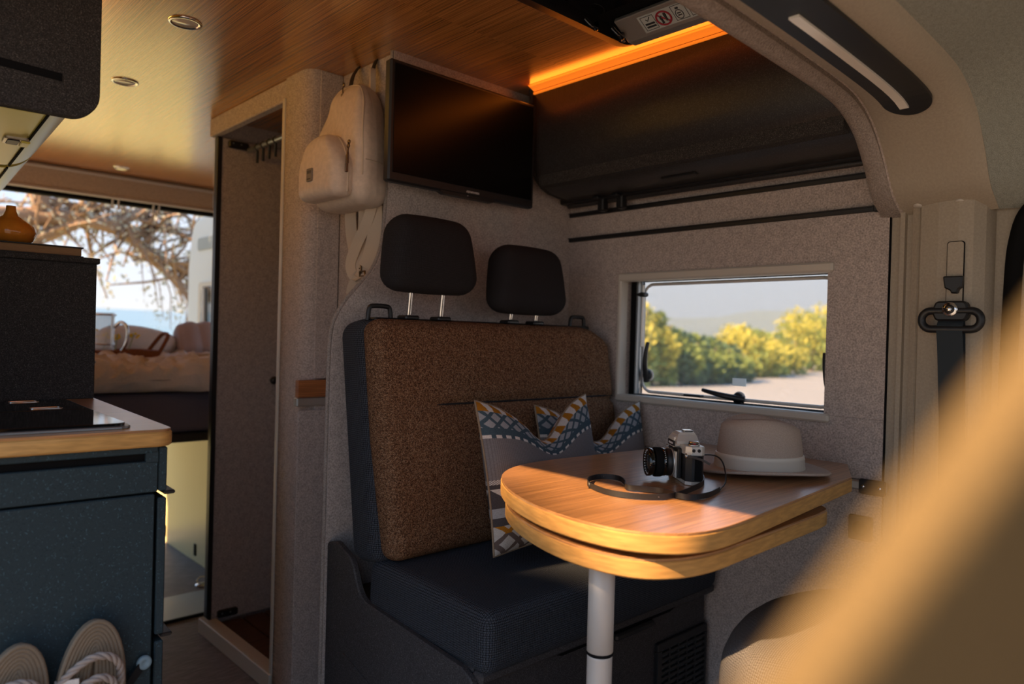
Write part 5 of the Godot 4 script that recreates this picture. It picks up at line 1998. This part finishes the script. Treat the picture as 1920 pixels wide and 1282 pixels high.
func build_backpack() -> void:
	var t := thing("backpack", P(1.05, 1.45, 1.79), "cream leather backpack hanging on the felt side panel", "backpack")
	# rounded shoulders: narrower towards the top
	var arch := func(p: Vector3, hy: float, hz: float, pinch: float) -> Vector3:
		var k := clampf(p.y / hy + 0.25, 0.0, 1.25) / 1.25
		p.z *= 1.0 - pinch * pow(k, 2.4)
		p.y -= 0.40 * hy * k * pow(absf(p.z) / hz, 2.0)
		return p
	var body := func(p: Vector3) -> Vector3:
		p = arch.call(p, 0.172, 0.130, 0.50)
		p.z -= 0.012 * (p.x / 0.062)
		p.z *= 1.0 - 0.10 * clampf(p.x / 0.062, 0.0, 1.0)
		var k := clampf(p.y / 0.172, 0.0, 1.0)
		p.x = p.x * (1.0 - 0.30 * k) + 0.016 * k
		if p.x < 0.0: p.x += 0.004 * sin(p.y * 42.0 + p.z * 30.0) * clampf(p.y * 8.0 + 0.2, 0.0, 1.0)
		return p
	var pouch := func(p: Vector3) -> Vector3:
		p = arch.call(p, 0.086, 0.106, 0.62)
		if p.x < 0.0: p.x -= 0.010 * (1.0 - pow(p.z / 0.106, 2.0))
		p.x += 0.010 * clampf(p.y / 0.086, 0.0, 1.0)
		return p
	var bc := P(1.050, 1.622, 1.790)
	var pc := P(0.970, 1.550, 1.782)
	var b := nb()
	soft(b, Vector3(0.062, 0.172, 0.130), 0.040, 20, Transform3D(Basis(), bc), body)
	obj("main_body", b, M.leather, t)
	b = nb()
	soft(b, Vector3(0.034, 0.086, 0.106), 0.028, 16, Transform3D(Basis(), pc), pouch)
	var pocket := obj("front_pocket", b, M.leather, t)
	# zips follow the front edge of each bag
	var rim := func(hy: float, hz: float, x: float, low: float, rad: float) -> PackedVector3Array:
		var raw := PackedVector3Array()
		for k in 9: raw.append(Vector3(x, lerpf(low, hy - rad, k / 8.0), hz))
		for k in range(1, 6): raw.append(Vector3(x, hy - rad + rad * sin(PI / 2 * k / 5.0), hz - rad + rad * cos(PI / 2 * k / 5.0)))
		for k in range(1, 8): raw.append(Vector3(x, hy, lerpf(hz - rad, -hz + rad, k / 8.0)))
		for k in range(0, 6): raw.append(Vector3(x, hy - rad + rad * cos(PI / 2 * k / 5.0), -hz + rad - rad * sin(PI / 2 * k / 5.0)))
		for k in range(1, 9): raw.append(Vector3(x, lerpf(hy - rad, low, k / 8.0), -hz))
		return raw
	b = nb()
	var line := PackedVector3Array()
	for p in rim.call(0.084, 0.104, 0.004, -0.075, 0.028): line.append(pc + pouch.call(p))
	tube(b, line, 0.0034, 6)
	obj("pocket_zip", b, M.webbing, pocket)
	b = nb()
	line = PackedVector3Array()
	for p in rim.call(0.163, 0.121, -0.044, -0.10, 0.040): line.append(bc + body.call(p))
	tube(b, line, 0.0038, 6)
	obj("main_zip", b, M.webbing, t)
	b = nb()
	prism(b, "x", rrect(1.774, 1.802, 1.508, 1.542, 0.002, 2), 0.9215, 0.930, 0.0008)
	var patch := obj("maker_patch", b, mat(rgb8(120, 108, 96), 0.6), pocket)
	b = nb()
	for k in 3: bx(b, 0.9208, 0.9216, 1.528, 1.536, 1.778 + 0.008 * k, 1.781 + 0.008 * k, 0.0)
	bx(b, 0.9208, 0.9216, 1.513, 1.515, 1.779, 1.798, 0.0)
	obj("patch_mark", b, M.ink, patch)
	# metal zip pulls on the side of the pocket and at the top
	for q in [[P(0.974, 1.602, 1.672), 0.034], [P(0.970, 1.590, 1.668), 0.046], [P(1.022, 1.788, 1.790), 0.026]]:
		b = nb()
		var p: Vector3 = q[0]
		tube(b, [p, p + Vector3(-0.006, -q[1] * 0.4, 0.002), p + Vector3(-0.006, -q[1], 0.004)], 0.0018, 6)
		bx(b, p.x - 0.010, p.x - 0.003, p.y - q[1] - 0.022, p.y - q[1], -p.z - 0.004, -p.z + 0.002, 0.001)
		disc(b, p, Vector3(-1, 0, 0), 0.006, 0.004, 10, 0.001)
		obj("zip_pull", b, M.brass, t)
	# seam round the foot of the bag
	b = nb()
	line = PackedVector3Array()
	for k in 9: line.append(bc + body.call(Vector3(lerpf(-0.040, 0.05, k / 8.0), -0.060, 0.1305)))
	tube(b, line, 0.0014, 5)
	obj("side_seam", b, M.webbing, t)
	# carry handle, hook loop, shoulder straps
	b = nb()
	band(b, spline([P(1.085, 1.775, 1.745), P(1.078, 1.815, 1.738), P(1.085, 1.838, 1.748), P(1.092, 1.815, 1.760), P(1.090, 1.772, 1.765)], 6), Vector3(1, 0, 0), 0.016, 0.004)
	obj("carry_handle", b, M.webbing, t)
	b = nb()
	band(b, spline([P(1.088, 1.818, 1.750), P(1.100, 1.850, 1.770), P(1.112, 1.878, 1.776)], 5), P(0, 0, 1), 0.016, 0.003)
	obj("hook_strap", b, M.black, t)
	b = nb()
	band(b, spline([P(1.055, 1.790, 1.815), P(1.080, 1.840, 1.845), P(1.108, 1.878, 1.862)], 5), P(0, 0, 1), 0.016, 0.003)
	obj("hook_strap", b, M.black, t)
	var ax := 1.092
	var runs := [
		[P(1.085, 1.47, 1.850), P(1.090, 1.40, 1.850), P(1.095, 1.33, 1.832), P(1.098, 1.295, 1.815)],
		[P(1.090, 1.47, 1.775), P(1.095, 1.42, 1.780), P(1.100, 1.35, 1.795), P(1.100, 1.29, 1.800), P(1.090, 1.265, 1.800)],
		[P(1.085, 1.485, 1.722), P(1.082, 1.42, 1.752), P(1.078, 1.36, 1.795), P(1.076, 1.31, 1.825), P(1.080, 1.278, 1.822), P(1.086, 1.268, 1.808), P(1.088, 1.262, 1.795)],
		[P(1.092, 1.47, 1.730), P(1.100, 1.39, 1.742), P(1.104, 1.33, 1.770), P(1.100, 1.295, 1.790)],
		[P(1.086, 1.265, 1.800), P(1.082, 1.235, 1.822), P(1.086, 1.20, 1.830), P(1.092, 1.15, 1.832), P(1.100, 1.09, 1.850)]]
	var wide := [0.034, 0.044, 0.030, 0.040, 0.032]
	for k in runs.size():
		b = nb()
		band(b, spline(runs[k], 6), P(0.6, 0, -0.8), wide[k], 0.0026)
		obj("shoulder_strap", b, M.webbing, t)
	for p in [P(1.094, 1.292, 1.812), P(1.092, 1.270, 1.788)]:
		b = nb()
		var lp := PackedVector3Array()
		for k in 4: lp.append(p + Vector3(0.0, [-0.013, -0.013, 0.013, 0.013][k], [0.013, -0.013, -0.013, 0.013][k]))
		tube(b, lp, 0.003, 6, true)
		tube(b, [p + Vector3(0, 0, 0.013), p - Vector3(0, 0, 0.013)], 0.0022, 6)
		obj("buckle", b, M.brass, t)

# ---------------------------------------------------------------- front seats
func build_front_seats() -> void:
	var t := thing("swivel_seat", P(1.46, 0.0, 0.48), "grey knitted swivel seat cushion standing before the table", "seat")
	var b := nb()
	soft(b, Vector3(0.275, 0.125, 0.290), 0.085, 14, Transform3D(Basis(Vector3.UP, 0.12), P(1.345, 0.488, 0.425)), func(p: Vector3):
		var q := Vector2(p.x / 0.275, p.z / 0.290)
		var m := maxf(absf(q.x), absf(q.y))
		if m > 0.01:                                  # round the plan
			var k := lerpf(1.0, m / q.length(), 0.75 * m)
			p.x *= k * 1.05
			p.z *= k * 1.05
		if p.y > 0.0: p.y += 0.018 * (1.0 - minf(1.0, q.length_squared()))
		return p)
	obj("cushion", b, M.weave_seat, t)
	b = nb()
	prism(b, "y", rrect(1.14, 1.54, 0.24, 0.62, 0.06), 0.10, 0.345, 0.01)
	obj("pedestal", b, M.black, t)
	b = nb()
	disc(b, P(1.34, 0.0, 0.43), Vector3.UP, 0.22, 0.10, 32, 0.01)
	obj("swivel_plate", b, M.black, t)
	# tan seat back right beside the camera
	var right := Vector3(0.729442, 0.026778, 0.683518)
	var up := Vector3(-0.014376, 0.999613, -0.023820)
	var fwd := Vector3(0.683891, -0.007548, -0.729545)
	var along := (right * 0.606 + up * 0.795).normalized()
	var perp := (right * 0.795 - up * 0.606).normalized()
	var n := (fwd * -0.70 + perp * 0.71).normalized()
	var w := (perp * 0.70 + fwd * 0.71).normalized()
	var edge_at := P(0, 1.111, 0) + right * 0.0490 - up * 0.0335 + fwd * 0.100
	t = local_thing("tan_seat", Transform3D(Basis(w, along, w.cross(along)), edge_at), "tan upholstered seat back leaning close beside the swivel seat", "seat")
	b = nb()
	soft(b, Vector3(0.15, 0.34, 0.0058), 0.0056, 8, Transform3D(Basis(), Vector3(0.15, -0.05, 0)))
	obj("backrest", b, M.tan, t)

# ---------------------------------------------------------------- outdoors
func leaves(b: B, c: Vector3, half: Vector3, count: int, size: float, shell := 0.35) -> void:
	for i in count:
		var d := Vector3(rng.randfn(), rng.randfn(), rng.randfn()).normalized()
		var k := lerpf(shell, 1.0, pow(rng.randf(), 0.5)) * (0.88 + 0.24 * rng.randf())
		var p := c + d * half * k
		var u := Vector3(rng.randfn(), rng.randfn(), rng.randfn()).normalized()
		var v := u.cross(Vector3(rng.randfn(), rng.randfn(), rng.randfn())).normalized()
		var s := size * (0.6 + 0.8 * rng.randf())
		b.t(p - u * s, p + v * s * 0.45, p + u * s)
		b.t(p - u * s, p + u * s, p - v * s * 0.45)

func shrub(at: Vector3, h: float, w: float, m: Array, label: String, group: String) -> void:
	var t := thing("roadside_shrub", at, label, "shrub", group)
	var b := nb()
	for k in 5:
		var a := TAU * k / 5
		tube(b, [at, at + Vector3(cos(a) * w * 0.2, h * 0.4, sin(a) * w * 0.2), at + Vector3(cos(a) * w * 0.4, h * 0.8, sin(a) * w * 0.4)], [0.06, 0.04, 0.015], 5)
	obj("stems", b, M.bark, t)
	for j in m.size():
		b = nb()
		for k in 4:
			var a := TAU * k / 4 + j
			var c := at + Vector3(cos(a) * w * 0.28, h * (0.30 + 0.16 * k - 0.06 * j), sin(a) * w * 0.28)
			leaves(b, c, Vector3(w * 0.34, h * 0.30, w * 0.34), 420, 0.15)
		obj("foliage", b, m[j], t)

func build_outdoors() -> void:
	var b := nb()
	prism(b, "y", PackedVector2Array([Vector2(-90, -90), Vector2(160, -90), Vector2(260, 120), Vector2(90, 120), Vector2(12, 9.5), Vector2(-90, 9.5)]), -3.0, -0.62)
	setting("ground", b, M.ground, "dry sandy ground around the van")
	b = nb()
	prism(b, "y", PackedVector2Array([Vector2(-60, 5.2), Vector2(11, 5.2), Vector2(11, 21), Vector2(-60, 21)]), -0.90, -0.60)
	setting("field", b, M.meadow, "dry yellow grass slope behind the van")
	b = nb()
	prism(b, "y", PackedVector2Array([Vector2(9, -60), Vector2(60, -60), Vector2(120, 30), Vector2(60, 23.5), Vector2(45, 19.9), Vector2(35, 17.9), Vector2(27.5, 15.5), Vector2(21.5, 15.6), Vector2(17, 16.5), Vector2(10, 14), Vector2(9, 4)]), -0.62, -0.58)
	setting("road", b, M.road, "pale sunlit road beyond the window")
	b = nb()
	b.q(Vector3(-3000, -6.0 + 0.0228 * 30, -30), Vector3(3000, -6.0 + 0.0228 * 30, -30), Vector3(3000, -6.0 + 0.0228 * 4000, -4000), Vector3(-3000, -6.0 + 0.0228 * 4000, -4000))
	var slab := b.v.size()
	b.q(Vector3(-3000, -12.0 + 0.0228 * 4000, -4000), Vector3(3000, -12.0 + 0.0228 * 4000, -4000), Vector3(3000, -12.0 + 0.0228 * 30, -30), Vector3(-3000, -12.0 + 0.0228 * 30, -30))
	setting("sea", b, M.sea, "calm pale blue sea behind the open rear doors")
	# hazy hills beyond the window
	for q in [[330.0, 190.0, 17.0, 150.0, 0.0], [420.0, 150.0, 15.0, 170.0, 2.0]]:
		b = nb()
		var g := grp()
		var nn := noise(0.012, int(q[4]) + 40, 3)
		var f := func(i: int, j: int) -> Vector3:
			var u := i / 30.0 * 2.0 - 1.0
			var v := j / 12.0 * 2.0 - 1.0
			var hh: float = q[2] * pow(maxf(0.0, cos(u * PI / 2) * cos(v * PI / 2)), 0.7) * (0.9 + 0.5 * nn.get_noise_2d(u * 120, v * 60))
			# ridge runs across the line of sight
			var c := P(q[0], -0.7, q[1])
			return c + P(-0.5, 0, 0.86) * u * q[3] + P(0.86, 0, 0.5) * v * 50.0 + Vector3(0, hh, 0)
		for i in 30:
			for j in 12:
				b.q(f.call(i, j), f.call(i + 1, j), f.call(i + 1, j + 1), f.call(i, j + 1), g)
		setting("hill", b, M.hill, ["hazy blue-grey hill beyond the road", "farther hazy hill beyond the road"][int(q[4] / 2.0)])
	# shrubs along the road
	var yel := [M.leaf_a, M.leaf_b]
	var grn := [M.leaf_b, M.leaf_c]
	var g1 := "shrubs along the road"
	for q in [[21.4, 16.7, 3.5, 2.0, yel, "tall yellow-green roadside shrub close to the window frame"], [22.8, 16.5, 2.9, 1.7, yel, "yellow-green roadside shrub beside the tallest one"],
			[24.1, 16.1, 2.1, 1.6, grn, "dark green low shrub at the road edge"], [25.4, 16.1, 1.9, 1.6, grn, "dark green low shrub at the road edge"], [26.8, 16.3, 1.8, 1.6, grn, "dark green low shrub at the road edge"], [28.4, 16.6, 1.6, 1.8, grn, "dark green low shrub at the road edge"],
			[34.0, 18.6, 2.5, 3.0, yel, "rounded yellow-green shrub in the middle of the roadside row"], [38.6, 19.8, 2.3, 3.2, yel, "broad yellow-green shrub before the hazy hills"], [46.5, 21.2, 3.8, 3.8, yel, "large yellow-green shrub where the road bends"], [52.0, 21.8, 4.4, 4.0, yel, "largest yellow-green shrub at the road bend"]]:
		shrub(P(q[0], -0.62, q[1]), q[2], q[3], q[4], q[5], g1)
	# tree with bare limbs behind the rear doors
	var tr := thing("pine_tree", P(-0.6, -0.62, 7.6), "old tree with pale bare limbs behind the open rear doors", "tree")
	b = nb()
	tube(b, spline([P(-0.6, -0.7, 7.7), P(-0.5, 0.6, 7.6), P(0.1, 1.5, 7.5), P(0.83, 2.02, 7.5)], 5), [0.26, 0.25, 0.24, 0.23, 0.22, 0.21, 0.20, 0.19, 0.18, 0.17, 0.16, 0.14, 0.12, 0.11, 0.10, 0.095], 10)
	obj("trunk", b, M.bark, tr)
	var limbs := [
		[[[0.75, 2.00], [1.273, 2.059], [1.598, 2.074], [1.925, 2.032], [2.134, 1.946], [2.329, 1.772], [2.532, 1.564], [2.75, 1.28]], 0.085, 0.035],
		[[[0.2, 1.35], [0.83, 1.568], [1.124, 1.729], [1.395, 1.897], [1.641, 2.05]], 0.075, 0.055],
		[[[1.384, 2.04], [1.349, 2.219], [1.306, 2.398], [1.25, 2.8]], 0.08, 0.06],
		[[[1.858, 2.024], [2.106, 2.171], [2.416, 2.3], [2.9, 2.46]], 0.045, 0.02],
		[[[2.04, 1.971], [2.274, 2.075], [2.573, 2.032], [2.9, 1.86]], 0.04, 0.02],
		[[[1.641, 2.06], [1.811, 2.19], [1.919, 2.329], [2.03, 2.53]], 0.035, 0.02],
		[[[2.11, 1.979], [2.32, 2.209], [2.463, 2.438]], 0.03, 0.016],
		[[[2.25, 1.85], [2.48, 1.72], [2.75, 1.62]], 0.03, 0.015]]
	var ends := []
	for l in limbs:
		var pts := []
		for p in l[0]: pts.append(P(p[0], p[1], 7.5 + 0.25 * rng.randf()))
		var sp := spline(pts, 5)
		var rad := []
		for i in sp.size(): rad.append(lerpf(l[1], l[2], float(i) / sp.size()) * (0.9 + 0.2 * rng.randf()))
		b = nb()
		tube(b, sp, rad, 9)
		obj("limb", b, M.bark, tr)
		for i in range(0, sp.size(), 2): ends.append(sp[i])
	b = nb()
	var tips := []
	for e in ends:
		for k in 3:
			var d := Vector3(rng.randfn(0.2, 0.6), rng.randfn(0.15, 0.5), rng.randfn(0, 0.6))
			var q1: Vector3 = e + d * 0.28
			var q2: Vector3 = q1 + (d + Vector3(0.2, rng.randfn(0, 0.4), 0)) * 0.26
			tube(b, [e, q1, q2], [0.020, 0.012, 0.006], 5)
			tips.append(q1)
			tips.append(q2)
	# drooping twigs against the sea
	for k in 16:
		var s := P(2.0 + 0.05 * k, 1.95 - 0.045 * k + 0.1 * rng.randf(), 7.4)
		var e2 := s + Vector3(0.10 + 0.2 * rng.randf(), -0.35 - 0.35 * rng.randf(), 0)
		tube(b, [s, (s + e2) / 2 + Vector3(0.05, 0, 0), e2], [0.008, 0.006, 0.003], 5)
		tips.append(e2)
	var tw := obj("twigs", b, M.bark, tr)
	tw.set_meta("kind", "stuff")
	b = nb()
	for p in tips:
		if p.y > 1.75: leaves(b, p, Vector3(0.20, 0.14, 0.20), 7, 0.024, 0.1)
		else: leaves(b, p, Vector3(0.10, 0.16, 0.10), 7, 0.028, 0.1)
	leaves(b, P(-0.9, 3.3, 5.4), Vector3(1.4, 0.9, 0.9), 3000, 0.10, 0.0)
	var fo := obj("foliage", b, M.leaf_pale, tr)
	fo.set_meta("kind", "stuff")
	# tall cypress across the lane: its shade lies over the lower half of the doorway
	var cy := thing("cypress_tree", P(-10.0, -0.62, 3.3), "tall dense cypress tree standing outside the sliding door", "tree")
	b = nb()
	tube(b, [P(-10.0, -0.7, 3.3), P(-10.0, 1.2, 3.3)], 0.16, 10)
	obj("trunk", b, M.bark, cy)
	b = nb()
	lathe(b, [Vector2(0, 0.2), Vector2(0.45, 0.5), Vector2(0.66, 2.0), Vector2(0.68, 5.0), Vector2(0.62, 7.5), Vector2(0.56, 8.75), Vector2(0.40, 9.09), Vector2(0, 9.19)], 20, Transform3D(Basis(), P(-10.0, -0.3, 3.3)))
	obj("crown", b, M.leaf_c, cy)
	# wild plants on the edge of the slope
	for k in 7:
		var at := P(2.2 + 0.34 * k, -0.62, 8.6 + 0.1 * k)
		var wt := thing("wild_plant", at, "tall wild plant with pale blossom before the sea", "plant", "wild plants at the slope edge")
		b = nb()
		for j in 5:
			tube(b, [at, at + Vector3(rng.randfn(0, 0.05), 0.7, rng.randfn(0, 0.05)), at + Vector3(rng.randfn(0, 0.14), 1.15 + 0.2 * rng.randf(), rng.randfn(0, 0.1))], [0.008, 0.006, 0.003], 5)
		obj("stalks", b, M.leaf_b, wt)
		b = nb()
		leaves(b, at + Vector3(0, 1.15, 0), Vector3(0.16, 0.22, 0.16), 70, 0.022, 0.1)
		obj("blossom", b, M.leaf_dry if k % 2 else M.petal, wt)
